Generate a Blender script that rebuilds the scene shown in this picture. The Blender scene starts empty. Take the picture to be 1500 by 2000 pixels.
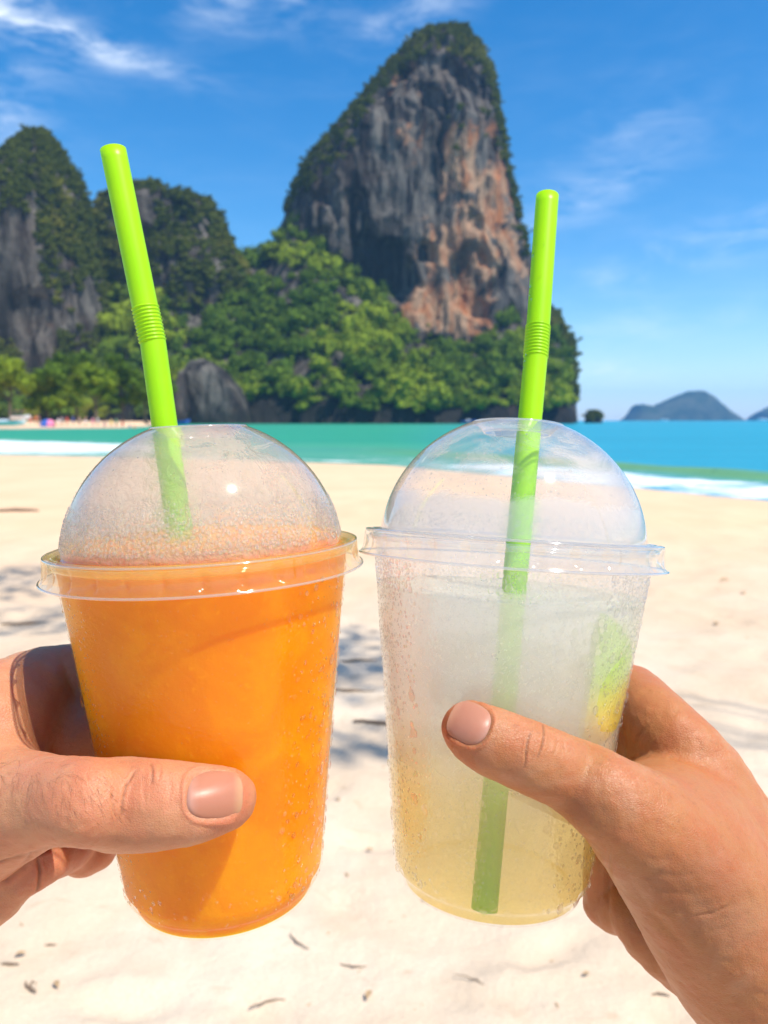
import bpy, bmesh, math, random
import numpy as np
from mathutils import Vector, Matrix, noise as mnoise
from mathutils.bvhtree import BVHTree

random.seed(7)
rng = np.random.default_rng(7)
scene = bpy.context.scene
COL = scene.collection
PI = math.pi

# ---------------------------------------------------------------- camera
CAMH = 1.5
F = 1500.0                      # focal length in units of a 1500 px wide frame
TILT = math.atan(179 / F)       # camera looks slightly down
cam_d = bpy.data.cameras.new('camera')
cam = bpy.data.objects.new('camera', cam_d)
COL.objects.link(cam)
cam.location = (0, 0, CAMH)
cam.rotation_euler = (PI / 2 - TILT, 0, 0)
cam_d.sensor_fit = 'HORIZONTAL'
cam_d.sensor_width = 36
cam_d.lens = 36
cam_d.clip_start = 0.02
cam_d.clip_end = 20000
cam_d.dof.use_dof = True
cam_d.dof.focus_distance = 0.222
cam_d.dof.aperture_fstop = 25
scene.camera = cam

# ---------------------------------------------------------------- light
SUN = Vector((0.40, -0.30, 0.87)).normalized()
SUN_EL = math.asin(SUN.z)
SUN_AZ = math.atan2(SUN.x, SUN.y)
sd = bpy.data.lights.new('sun', 'SUN')
sd.energy = 4.9
sd.angle = math.radians(0.5)
sd.color = (1.0, 0.93, 0.82)
sun = bpy.data.objects.new('sun', sd)
COL.objects.link(sun)
sun.rotation_euler = SUN.to_track_quat('Z', 'Y').to_euler()
sun.location = (2, -2, 6)

world = bpy.data.worlds.new('World')
scene.world = world
world.use_nodes = True


class NT:
    """tiny node-graph helper"""
    def __init__(self, tree):
        self.t = tree
        tree.nodes.clear()

    def n(self, typ, props=None, **ins):
        nd = self.t.nodes.new(typ)
        for k, v in (props or {}).items():
            setattr(nd, k, v)
        for k, v in ins.items():
            key = k.replace('_', ' ')
            if k.startswith('i') and k[1:].isdigit():
                s = nd.inputs[int(k[1:])]
            else:
                s = nd.inputs[key]
            self.set(s, v)
        return nd

    def set(self, s, v):
        if hasattr(v, 'outputs'):
            v = v.outputs[0]
        if isinstance(v, bpy.types.NodeSocket):
            self.t.links.new(v, s)
        else:
            if s.type == 'RGBA' and not isinstance(v, (int, float)) and len(v) == 3:
                v = (*v, 1)
            s.default_value = v

    def math(self, op, a, b=0.0, c=0.0, clamp=False):
        nd = self.t.nodes.new('ShaderNodeMath')
        nd.operation = op
        nd.use_clamp = clamp
        for i, v in enumerate((a, b, c)):
            self.set(nd.inputs[i], v)
        return nd.outputs[0]

    def mix(self, f, a, b, mode='MIX'):
        nd = self.t.nodes.new('ShaderNodeMix')
        nd.data_type = 'RGBA'
        nd.blend_type = mode
        self.set(nd.inputs[0], f)
        self.set(nd.inputs[6], a)
        self.set(nd.inputs[7], b)
        return nd.outputs[2]

    def ramp(self, f, *stops):
        nd = self.t.nodes.new('ShaderNodeValToRGB')
        self.set(nd.inputs[0], f)
        el = nd.color_ramp.elements
        while len(el) < len(stops):
            el.new(0.5)
        for e, (p, c) in zip(el, stops):
            e.position = p
            if isinstance(c, (int, float)):
                c = (c, c, c)
            e.color = (*c, 1)
        return nd.outputs[0]

    def smooth(self, v, lo, hi, a=0.0, b=1.0):
        nd = self.t.nodes.new('ShaderNodeMapRange')
        nd.interpolation_type = 'SMOOTHSTEP'
        for i, x in enumerate((v, lo, hi, a, b)):
            self.set(nd.inputs[i], x)
        return nd.outputs[0]

    def noise(self, vec, scale, detail=4.0, rough=0.55, dist=0.0):
        nd = self.n('ShaderNodeTexNoise', None, Vector=vec, Scale=scale, Detail=detail, Roughness=rough, Distortion=dist)
        return nd.outputs[0]

    def scaled(self, vec, s, rot=(0, 0, 0)):
        return self.n('ShaderNodeMapping', None, Vector=vec, Scale=s, Rotation=rot).outputs[0]

    def bump(self, h, strength, dist, normal=None):
        nd = self.n('ShaderNodeBump', None, Height=h, Strength=strength, Distance=dist)
        if normal is not None:
            self.set(nd.inputs['Normal'], normal)
        return nd.outputs[0]

    def mixs(self, f, a, b):
        nd = self.t.nodes.new('ShaderNodeMixShader')
        self.set(nd.inputs[0], f)
        self.set(nd.inputs[1], a)
        self.set(nd.inputs[2], b)
        return nd.outputs[0]


# sky
w = NT(world.node_tree)
sky = w.n('ShaderNodeTexSky', {'sky_type': 'NISHITA', 'sun_disc': False})
sky.sun_elevation = SUN_EL
sky.sun_rotation = SUN_AZ
sky.altitude = 0
sky.air_density = 1.0
sky.dust_density = 0.3
sky.ozone_density = 3.0
tc = w.n('ShaderNodeTexCoord')
dvec = tc.outputs['Generated']
sep = w.n('ShaderNodeSeparateXYZ', None, Vector=dvec)
az = w.math('ARCTAN2', sep.outputs[0], sep.outputs[1])
el = w.math('ARCSINE', sep.outputs[2])
hsv = w.n('ShaderNodeHueSaturation', None, Hue=0.5, Saturation=1.42, Value=1.18, Color=sky)


def wisp(a0, e0, ang, ln, wd, amp):
    """an elongated patch where cirrus gathers, in degrees of azimuth / elevation"""
    ca, sa = math.cos(ang), math.sin(ang)
    da = w.math('SUBTRACT', az, math.radians(a0))
    de = w.math('SUBTRACT', el, math.radians(e0))
    u = w.math('ADD', w.math('MULTIPLY', da, ca), w.math('MULTIPLY', de, sa))
    v = w.math('SUBTRACT', w.math('MULTIPLY', de, ca), w.math('MULTIPLY', da, sa))
    u = w.math('DIVIDE', u, math.radians(ln))
    v = w.math('DIVIDE', v, math.radians(wd))
    q = w.math('ADD', w.math('MULTIPLY', u, u), w.math('MULTIPLY', v, v))
    return w.math('MULTIPLY', w.math('EXPONENT', w.math('MULTIPLY', q, -1.0)), amp)


cv = w.n('ShaderNodeCombineXYZ', None, X=az, Y=el, Z=0.0)
wm = w.scaled(cv, (4.5, 15, 1), (0, 0, math.radians(14)))
n1 = w.noise(wm, 1.6, 9, 0.62, 0.6)
wm2 = w.scaled(cv, (7, 20, 1), (0, 0, math.radians(-24)))
n2 = w.noise(wm2, 1.5, 9, 0.6, 0.4)
streak = w.smooth(n1, 0.42, 0.78)
streak2 = w.smooth(n2, 0.40, 0.75)
mask = None
for a in ((-20, 23.3, -0.15, 6.5, 0.8, 0.8), (-26, 24.5, -0.2, 5, 1.6, 1.1), (-28, 18.5, 0.3, 4.5, 3.2, 0.8), (-9, 27, 0.1, 6, 1.8, 0.6), (3, 26.5, 0.35, 5, 1.2, 0.5),
          (17, 18.5, 0.3, 5, 2.2, 0.15), (13, 14.5, 0.35, 6, 1.3, 0.42), (22, 11.5, 0.22, 9, 1.4, 0.42), (16.5, 3.4, 0.0, 2.6, 0.7, 0.9), (20, 6.5, 0.1, 7, 1.3, 0.3),
          (60, 25, 0.3, 14, 4, 0.5), (-70, 18, -0.2, 16, 5, 0.5), (130, 22, 0.1, 18, 6, 0.5), (-140, 20, 0.2, 18, 6, 0.5)):
    g = wisp(*a)
    mask = g if mask is None else w.math('ADD', mask, g)
mask1 = w.math('ADD', mask, 0.03)
cl = w.math('MULTIPLY', w.math('ADD', w.math('MULTIPLY', streak2, 0.55), w.math('MULTIPLY', streak, 0.75)), mask1, clamp=True)
cl = w.math('MULTIPLY', cl, w.smooth(el, 0.0, 0.04))
skyc = w.mix(cl, hsv, (7.6, 8.2, 9.0))
bg = w.n('ShaderNodeBackground', None, Color=skyc, Strength=0.115)
wo = w.n('ShaderNodeOutputWorld', None, Surface=bg)

scene.view_settings.view_transform = 'Standard'
scene.view_settings.look = 'None'
scene.view_settings.gamma = 1
scene.view_settings.use_curve_mapping = False
scene.view_settings.exposure = 0.43
scene.render.engine = 'CYCLES'
cy = scene.cycles
cy.max_bounces = 16
cy.diffuse_bounces = 4
cy.glossy_bounces = 4
cy.transmission_bounces = 10
cy.transparent_max_bounces = 32
cy.volume_bounces = 12
cy.caustics_reflective = False
cy.caustics_refractive = True
cy.sample_clamp_indirect = 4
cy.blur_glossy = 0.5
cy.use_denoising = True

# ---------------------------------------------------------------- geometry of the view (used to measure real positions)
cT, sT = math.cos(TILT), math.sin(TILT)
FWD = np.array([0, cT, -sT])
UPV = np.array([0, sT, cT])
RGT = np.array([1.0, 0, 0])
EYE = np.array([0, 0, CAMH])


def ray(px, py):
    return FWD + RGT * ((px - 750) / F) + UPV * (-(py - 1000) / F)


def P3(px, py, d):
    """point seen at (px,py) of the photo at forward distance d (m)"""
    return EYE + ray(px, py) * d


def atY(px, py, Y):
    r = ray(px, py)
    return EYE + r * (Y / r[1])


def topx(P):
    P = np.asarray(P) - EYE
    d = P @ FWD
    return 750 + F * P[..., 0] / d, 1000 - F * (P @ UPV) / d, d


# ---------------------------------------------------------------- object helpers
def tag(o, label=None, cat=None, group=None, kind=None):
    if label: o['label'] = label
    if cat: o['category'] = cat
    if group: o['group'] = group
    if kind: o['kind'] = kind
    return o


def empty(name, loc=(0, 0, 0), mat=None):
    o = bpy.data.objects.new(name, None)
    COL.objects.link(o)
    o.empty_display_size = 0.05
    if mat is not None:
        o.matrix_world = mat
    else:
        o.location = loc
    return o


def mesh_np(name, V, Fc, material=None, parent=None, smooth=True, attrs=None):
    """V (n,3); Fc (m,3|4) arrays or list of such arrays -> one mesh object"""
    me = bpy.data.meshes.new(name)
    V = np.asarray(V, np.float32)
    Fl = Fc if isinstance(Fc, list) else [Fc]
    Fl = [np.asarray(f, np.int32) for f in Fl if len(f)]
    me.vertices.add(len(V))
    me.vertices.foreach_set('co', V.ravel())
    loops = np.concatenate([f.ravel() for f in Fl])
    tot = np.concatenate([np.full(len(f), f.shape[1], np.int32) for f in Fl])
    start = np.concatenate([[0], np.cumsum(tot)[:-1]]).astype(np.int32)
    me.loops.add(len(loops))
    me.loops.foreach_set('vertex_index', loops)
    me.polygons.add(len(tot))
    me.polygons.foreach_set('loop_start', start)
    me.polygons.foreach_set('loop_total', tot)
    me.update(calc_edges=True)
    me.validate()
    me.polygons.foreach_set('use_smooth', np.full(len(me.polygons), smooth, bool))
    for an, (kind, data) in (attrs or {}).items():
        a = me.attributes.new(an, kind, 'POINT')
        if kind == 'FLOAT':
            a.data.foreach_set('value', np.asarray(data, np.float32).ravel())
        else:
            a.data.foreach_set('color', np.asarray(data, np.float32).ravel())
    o = bpy.data.objects.new(name, me)
    COL.objects.link(o)
    if material: me.materials.append(material)
    if parent: o.parent = parent
    return o


def lathe(prof, n=96, wob=None, close=False):
    """prof: list of (r,z) -> V,F ; wob(phi, i) multiplies radius"""
    V, Fc = [], []
    m = len(prof)
    for i, (r, z) in enumerate(prof):
        for k in range(n):
            a = 2 * PI * k / n
            rr = r * (wob(a, i) if wob else 1)
            V.append((rr * math.cos(a), rr * math.sin(a), z))
    for i in range(m - 1):
        for k in range(n):
            k2 = (k + 1) % n
            Fc.append((i * n + k, i * n + k2, (i + 1) * n + k2, (i + 1) * n + k))
    return np.array(V), np.array(Fc)


def tube(path, radii, n=24, cap=True):
    path = [Vector(p) for p in path]
    V, Fc = [], []
    up = None
    for i, p in enumerate(path):
        t = (path[min(i + 1, len(path) - 1)] - path[max(i - 1, 0)]).normalized()
        if up is None:
            up = t.orthogonal().normalized()
        up = (up - t * up.dot(t)).normalized()
        s = t.cross(up)
        for k in range(n):
            a = 2 * PI * k / n
            V.append(p + (up * math.cos(a) + s * math.sin(a)) * radii[i])
    for i in range(len(path) - 1):
        for k in range(n):
            k2 = (k + 1) % n
            Fc.append((i * n + k, i * n + k2, (i + 1) * n + k2, (i + 1) * n + k))
    V = [tuple(v) for v in V]
    if cap:
        T = []
        for base, pc in ((0, path[0]), ((len(path) - 1) * n, path[-1])):
            V.append(tuple(pc)); c = len(V) - 1
            for k in range(n):
                T.append((base + k, base + (k + 1) % n, c))
        return np.array(V), [np.array(Fc), np.array(T)]
    return np.array(V), [np.array(Fc)]


def fbm(P, scale, octs=4, seed=0.0, lac=2.0, gain=0.5):
    """vector array -> value noise fbm, numpy, smooth"""
    P = np.asarray(P, np.float64) * scale + 37.17 * (seed + 1)
    out = np.zeros(len(P)); amp = 1.0; tot = 0
    for o in range(octs):
        out += amp * vnoise(P, int(seed * 13 + o)); tot += amp
        P = P * lac + 11.3; amp *= gain
    return out / tot


def vnoise(P, s=0):
    i = np.floor(P).astype(np.int64); f = P - i
    f = f * f * f * (f * (f * 6 - 15) + 10)

    def h(x, y, z):
        n = (x * 374761393 + y * 668265263 + z * 2147483647 + s * 974634777) & 0xffffffff
        n = ((n ^ (n >> 13)) * 1274126177) & 0xffffffff
        n = ((n ^ (n >> 15)) * 2246822519) & 0xffffffff
        n = n ^ (n >> 16)
        return (n & 0xffffff) / float(0xffffff) * 2 - 1
    x, y, z = i[:, 0], i[:, 1], i[:, 2]
    fx, fy, fz = f[:, 0], f[:, 1], f[:, 2]
    r = 0
    for dx in (0, 1):
        wx = fx if dx else 1 - fx
        for dy in (0, 1):
            wy = fy if dy else 1 - fy
            for dz in (0, 1):
                wz = fz if dz else 1 - fz
                r = r + wx * wy * wz * h(x + dx, y + dy, z + dz)
    return r


def interp(x, pts):
    xs, ys = zip(*pts)
    return np.interp(x, xs, ys)


# ---------------------------------------------------------------- materials
def new_mat(name):
    m = bpy.data.materials.new(name)
    m.use_nodes = True
    return m, NT(m.node_tree)


def out(nt, surf):
    nt.n('ShaderNodeOutputMaterial', None, Surface=surf)


def attr(nt, name, fac=True):
    a = nt.n('ShaderNodeAttribute', {'attribute_name': name})
    return a.outputs['Fac'] if fac else a.outputs['Color']


def plain(name, col, rough=0.6, **kw):
    m, nt = new_mat(name)
    b = nt.n('ShaderNodeBsdfPrincipled', None, Base_Color=col, Roughness=rough)
    for k, v in kw.items():
        nt.set(b.inputs[k.replace('_', ' ')], v)
    out(nt, b)
    return m


# dry beach sand
def sand_mat():
    m, nt = new_mat('sand')
    g = nt.n('ShaderNodeNewGeometry').outputs['Position']
    big = nt.noise(g, 0.55, 5, 0.6)
    mid = nt.noise(g, 3.1, 5, 0.6, 0.3)
    fine = nt.noise(g, 160, 3, 0.7)
    spot = nt.noise(nt.scaled(g, (2.2, 4.0, 1)), 2.0, 6, 0.68, 0.8)
    wet = attr(nt, 'wet')
    c = nt.mix(nt.smooth(big, 0.35, 0.65), (0.69, 0.57, 0.43), (0.60, 0.46, 0.32))
    c = nt.mix(nt.smooth(mid, 0.5, 0.72, 0, 0.5), c, (0.50, 0.38, 0.26))
    c = nt.mix(nt.smooth(spot, 0.58, 0.74, 0, 0.6), c, (0.38, 0.27, 0.17))
    c = nt.mix(nt.smooth(fine, 0.35, 0.7, 0, 0.28), c, (0.42, 0.31, 0.20))
    c = nt.mix(attr(nt, 'far'), c, nt.mix(nt.smooth(big, 0.3, 0.7), (0.74, 0.51, 0.32), (0.69, 0.46, 0.28)))
    c = nt.mix(wet, c, (0.38, 0.33, 0.27))
    h = nt.math('ADD', nt.math('MULTIPLY', fine, 0.25), nt.noise(g, 22, 5, 0.6))
    b = nt.n('ShaderNodeBsdfPrincipled', None, Base_Color=c,
             Roughness=nt.smooth(wet, 0, 1, 0.9, 0.28), Normal=nt.bump(h, 0.5, 0.02))
    b.inputs['Specular IOR Level'].default_value = 0.25
    out(nt, b)
    return m


def sea_mat():
    m, nt = new_mat('sea_water')
    g = nt.n('ShaderNodeNewGeometry').outputs['Position']
    c = attr(nt, 'tint', False)
    streaks = nt.noise(nt.scaled(g, (0.02, 0.12, 1)), 1.0, 5, 0.6, 0.5)
    c = nt.mix(nt.smooth(streaks, 0.35, 0.7, 0, 0.45), c, nt.mix(0.5, c, (0.01, 0.14, 0.22)))
    foam = attr(nt, 'foam')
    fn = nt.noise(nt.scaled(g, (0.35, 0.9, 1)), 1.2, 7, 0.65, 0.8)
    f = nt.smooth(nt.math('ADD', foam, nt.math('MULTIPLY', nt.math('SUBTRACT', fn, 0.5), 2.2)), 0.42, 0.95)
    h = nt.math('ADD', nt.noise(nt.scaled(g, (0.5, 1.3, 1)), 0.8, 6, 0.6), nt.math('MULTIPLY', nt.noise(g, 6, 3), 0.15))
    nrm = nt.bump(h, 0.7, 0.5)
    d = nt.n('ShaderNodeBsdfDiffuse', None, Color=c, Normal=nrm)
    gl = nt.n('ShaderNodeBsdfGlossy', None, Color=(1, 1, 1), Roughness=0.22, Normal=nrm)
    wat = nt.mixs(0.16, d, gl)
    fo = nt.n('ShaderNodeBsdfDiffuse', None, Color=nt.mix(nt.smooth(fn, 0.35, 0.6), (0.52, 0.62, 0.68), (0.84, 0.86, 0.87)))
    out(nt, nt.mixs(nt.math('MULTIPLY', f, 0.92), wat, fo))
    return m


def rock_mat(name='limestone', warm=1.0, hi=200.0):
    m, nt = new_mat(name)
    g = nt.n('ShaderNodeNewGeometry').outputs['Position']
    st = nt.noise(nt.scaled(g, (0.16, 0.16, 0.028)), 1.0, 8, 0.62, 0.6)
    st2 = nt.noise(nt.scaled(g, (0.09, 0.09, 0.02)), 1.3, 6, 0.6, 1.2)
    blot = nt.noise(nt.scaled(g, (0.05, 0.05, 0.035)), 1.0, 7, 0.68, 1.0)
    fine = nt.noise(nt.scaled(g, (1, 1, 0.4)), 0.5, 6, 0.7)
    c = nt.mix(nt.smooth(st, 0.38, 0.64), (0.026, 0.024, 0.024), (0.23, 0.21, 0.18))
    c = nt.mix(nt.smooth(blot, 0.42, 0.60, 0, 0.30), c, (0.13, 0.085, 0.060))
    w_ = attr(nt, 'warm')
    wf = nt.math('MULTIPLY', nt.smooth(nt.math('ADD', blot, nt.math('MULTIPLY', w_, 0.26)), 0.63, 0.73), nt.smooth(fine, 0.25, 0.6, 0.35, 1.0))
    c = nt.mix(nt.math('MULTIPLY', wf, warm), c, nt.mix(nt.smooth(st2, 0.35, 0.62), (0.52, 0.20, 0.08), (0.64, 0.42, 0.26)))
    c = nt.mix(nt.smooth(st2, 0.54, 0.70, 0, 0.85), c, (0.022, 0.024, 0.03))
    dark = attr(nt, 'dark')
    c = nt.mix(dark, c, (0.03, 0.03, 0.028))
    h = nt.math('ADD', nt.math('MULTIPLY', st, 1.4), nt.math('MULTIPLY', fine, 0.6))
    b = nt.n('ShaderNodeBsdfPrincipled', None, Base_Color=c, Roughness=0.95, Normal=nt.bump(h, 1.0, 5.0))
    b.inputs['Specular IOR Level'].default_value = 0.1
    out(nt, b)
    return m


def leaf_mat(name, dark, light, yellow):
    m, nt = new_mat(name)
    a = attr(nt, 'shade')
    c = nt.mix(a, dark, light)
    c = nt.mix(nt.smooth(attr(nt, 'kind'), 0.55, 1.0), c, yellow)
    d = nt.n('ShaderNodeBsdfDiffuse', None, Color=c)
    t = nt.n('ShaderNodeBsdfTranslucent', None, Color=nt.mix(0.5, c, yellow))
    out(nt, nt.mixs(0.25, d, t))
    return m


def skin_mat(name, base, red, dark, rough=0.48):
    m, nt = new_mat(name)
    g = nt.n('ShaderNodeNewGeometry').outputs['Position']
    n = nt.noise(g, 95, 4, 0.6)
    n2 = nt.noise(g, 700, 3, 0.6)
    n3 = nt.noise(g, 38, 5, 0.65, 0.8)
    c = nt.mix(nt.smooth(n, 0.3, 0.7, 0, 0.65), base, red)
    c = nt.mix(nt.smooth(n3, 0.45, 0.75, 0, 0.45), c, nt.mix(0.35, base, (0.75, 0.55, 0.40)))
    c = nt.mix(attr(nt, 'red'), c, red)
    c = nt.mix(attr(nt, 'dark'), c, dark)
    c = nt.mix(nt.smooth(n2, 0.55, 0.75, 0, 0.25), c, dark)
    v = nt.n('ShaderNodeTexVoronoi', {'feature': 'DISTANCE_TO_EDGE'}, Vector=nt.scaled(g, (1, 1, 1.35)), Scale=1150.0)
    cell = nt.smooth(v.outputs[0], 0.0, 0.22)
    lines = nt.noise(nt.scaled(g, (1.0, 1.0, 0.25)), 1400, 3, 0.7)
    h = nt.math('ADD', nt.math('MULTIPLY', cell, 0.55), nt.math('MULTIPLY', lines, 0.6))
    h = nt.math('ADD', h, nt.math('MULTIPLY', nt.noise(g, 330, 3), 1.5))
    b = nt.n('ShaderNodeBsdfPrincipled', None, Base_Color=c, Roughness=rough, Normal=nt.bump(h, 0.45, 0.00024))
    b.inputs['Specular IOR Level'].default_value = 0.32
    b.inputs['Subsurface Weight'].default_value = 0.55
    b.inputs['Subsurface Radius'].default_value = (1.0, 0.32, 0.16)
    b.inputs['Subsurface Scale'].default_value = 0.0045
    out(nt, b)
    return m


def nail_mat(name, base, tip):
    m, nt = new_mat(name)
    u = attr(nt, 'along')
    g = nt.n('ShaderNodeNewGeometry').outputs['Position']
    c = nt.mix(nt.smooth(u, 0.80, 0.97, 0, 0.8), base, tip)
    c = nt.mix(nt.smooth(u, 0.0, 0.26, 0.55, 0), c, (0.50, 0.30, 0.24))
    h = nt.noise(g, 900, 2)
    b = nt.n('ShaderNodeBsdfPrincipled', None, Base_Color=c, Roughness=0.36, Normal=nt.bump(h, 0.25, 0.0001))
    b.inputs['Specular IOR Level'].default_value = 0.25
    b.inputs['Subsurface Weight'].default_value = 0.4
    b.inputs['Subsurface Radius'].default_value = (1, .5, .4)
    b.inputs['Subsurface Scale'].default_value = 0.002
    out(nt, b)
    return m


def rim(nt, f0=0.07):
    """reflectance of a thin two-faced sheet, the same from both sides"""
    ge = nt.n('ShaderNodeNewGeometry')
    dp = nt.n('ShaderNodeVectorMath', {'operation': 'DOT_PRODUCT'}, i0=ge.outputs['Incoming'], i1=ge.outputs['Normal'])
    c = nt.math('ABSOLUTE', dp.outputs['Value'])
    return nt.math('ADD', f0, nt.math('MULTIPLY', nt.math('POWER', nt.math('SUBTRACT', 1.0, c), 4.0), 1 - f0))


def plastic_mat(name, fog_nodes=None, haze_col=(0.95, 0.95, 0.95), bump_s=0.0, tint=(0.995, 1.0, 1.0), base_haze=0.03, spec=1.0):
    """thin clear PET sheet: see-through, mirror-like at grazing angles, optional fog of condensation"""
    m, nt = new_mat(name)
    tco = nt.n('ShaderNodeTexCoord').outputs['Object']
    nrm = None
    if bump_s:
        v = nt.n('ShaderNodeTexVoronoi', {'feature': 'SMOOTH_F1'}, Vector=tco, Scale=1100.0)
        nrm = nt.bump(nt.math('ADD', v.outputs[0], nt.math('MULTIPLY', nt.noise(tco, 120, 4), 1.2)), bump_s, 0.0004)
    tr = nt.n('ShaderNodeBsdfTransparent', None, Color=tint)
    gl = nt.n('ShaderNodeBsdfGlossy', None, Color=(1, 1, 1), Roughness=0.06)
    fr = rim(nt)
    if nrm is not None:
        nt.set(gl.inputs['Normal'], nrm)
    df = nt.n('ShaderNodeBsdfDiffuse', None, Color=haze_col)
    base = nt.mixs(base_haze, tr, nt.mixs(0.75, df, nt.n('ShaderNodeBsdfTranslucent', None, Color=haze_col)))
    if fog_nodes:
        base = fog_nodes(nt, tco, base)
    k = nt.math('MULTIPLY', fr, spec, clamp=True)
    out(nt, nt.mixs(k, base, gl))
    return m


# ================================================================= SETTING
def shore(x):
    """y of the water's edge on the sand at x"""
    return interp(x, [(-4000, 1400), (-80, 62), (-30, 42), (-17.6, 35), (-8, 31.5), (0, 27), (4, 21), (7.3, 15.2), (10, 10), (14, 3), (24, -14), (4000, -3000)])


# ---- sand
def build_sand():
    xs = np.concatenate([-np.geomspace(6, 6500, 46)[::-1], np.linspace(-5.9, 5.9, 190), np.geomspace(6, 6500, 46)])
    ys = np.concatenate([-np.geomspace(1, 3000, 24)[::-1], np.linspace(-0.9, 1.5, 14), np.geomspace(1.55, 60, 300), np.geomspace(62, 6500, 50)])
    X, Y = np.meshgrid(xs, ys)
    P = np.stack([X.ravel(), Y.ravel(), np.zeros(X.size)], 1)
    s = P[:, 1] - shore(P[:, 0])
    near = np.clip(1 - np.hypot(P[:, 0], P[:, 1] - 3) / 30, 0, 1)
    z = 0.045 * fbm(P, 0.9, 3, 1) + 0.034 * fbm(P, 3.1, 3, 2) + 0.010 * fbm(P, 9, 2, 3)
    # footprints: shallow oval dents
    dent = np.zeros(len(P))
    for k in range(150):
        cx, cy = rng.uniform(-3.5, 3.5), 1.6 + 8 * rng.random() ** 1.5
        a = rng.uniform(0, PI)
        dx, dy = P[:, 0] - cx, P[:, 1] - cy
        sel = np.abs(dx) + np.abs(dy) < 0.6
        u = (dx[sel] * math.cos(a) + dy[sel] * math.sin(a)) / 0.13
        v = (-dx[sel] * math.sin(a) + dy[sel] * math.cos(a)) / 0.055
        q = u * u + v * v
        dent[sel] += -0.022 * np.exp(-q * q) + 0.010 * np.exp(-(np.sqrt(q) - 1.45) ** 2 * 7)
    z = (z + dent) * (near * 0.9 + 0.1) * np.clip(-s / 3, 0, 1)
    z -= np.clip(s + 1.5, 0, 400) * 0.03
    wet = np.clip((s + 1.6 + 0.6 * fbm(P, 0.25, 2, 5)) / 1.2, 0, 1) * 0.75
    far = np.clip((P[:, 1] - 5.0) / 6.0, 0, 1)
    P[:, 2] = z
    n, m = len(xs), len(ys)
    I = (np.arange(m - 1)[:, None] * n + np.arange(n - 1)).ravel()
    Fc = np.stack([I, I + 1, I + n + 1, I + n], 1)
    o = mesh_np('beach_sand', P, Fc, sand_mat(), attrs={'wet': ('FLOAT', wet), 'far': ('FLOAT', far)})
    tag(o, 'pale dry sand of the beach with dents and debris', kind='structure')


build_sand()


# ---- sea
def build_sea():
    az_ = np.radians(np.linspace(-60, 75, 190))
    X, Y = [], []
    rr = np.concatenate([np.linspace(5, 40, 110), np.linspace(40.5, 120, 120), np.geomspace(123, 6450, 60)])
    A, R = np.meshgrid(az_, rr)
    Pn = np.stack([R * np.sin(A), R * np.cos(A), np.zeros_like(R)], -1).reshape(-1, 3)
    x, y = Pn[:, 0], Pn[:, 1]
    s = y - shore(x)
    b = x / np.maximum(y, 1)
    right = np.clip((b + 0.02) / 0.30, 0, 1); right = right * right * (3 - 2 * right)
    deep = np.clip((s - 10) / 45, 0, 1)
    green = np.array([0.035, 0.31, 0.19]); blue = np.array([0.02, 0.28, 0.40]); pale = np.array([0.10, 0.34, 0.24])
    band = np.array([0.13, 0.30, 0.07]); farg = np.array([0.03, 0.20, 0.12])
    c = green * (1 - right[:, None]) + blue * right[:, None]
    near = np.clip(1 - (s - 6) / 22, 0, 1)[:, None] * (1 - right[:, None])
    c = c * (1 - near * 0.75) + pale * near * 0.75
    bw = (np.exp(-((s - 10.5) / 3.3) ** 2) * np.clip((b + .05) / .25, 0, 1))[:, None] * 0.95
    c = c * (1 - bw) + band * bw
    fg = (np.clip((y - 220) / 120, 0, 1) * (1 - right))[:, None] * 0.5
    c = c * (1 - fg) + farg * fg
    left = np.clip((-b - 0.22) / 0.2, 0, 1)
    foam = np.exp(-((s - 9) / 9.0) ** 2) * (0.15 + 1.2 * left)
    edge = np.exp(-((s - 3.2) / 4.6) ** 4) * 0.85 * np.clip((b + 0.15) / 0.35, 0.12, 1)
    foam = np.maximum(foam, edge)
    foam = np.maximum(foam, np.exp(-((s - 0.9) / 1.1) ** 2) * 0.55)
    Pn[:, 2] = -0.03 + 0.05 * fbm(Pn * [0.3, 1, 1], 0.5, 2, 9) * np.clip((s - 1) / 12, 0, 1) * np.clip(1 - y / 500, 0, 1) \
        + 0.12 * np.exp(-((s - 12) / 2.2) ** 2)
    n, m = len(az_), len(rr)
    I = (np.arange(m - 1)[:, None] * n + np.arange(n - 1)).ravel()
    Fc = np.stack([I, I + n, I + n + 1, I + 1], 1)
    keep = (s[Fc].max(1) > -0.4)
    o = mesh_np('sea', Pn, Fc[keep][:, ::-1], sea_mat(), attrs={
        'tint': ('FLOAT_COLOR', np.concatenate([c, np.ones((len(c), 1))], 1)), 'foam': ('FLOAT', foam)})
    tag(o, 'turquoise sea with a thin line of surf along the sand', kind='structure')


build_sea()

ROCK = rock_mat()
DARKROCK = rock_mat('weathered_limestone', 0.75)


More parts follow.
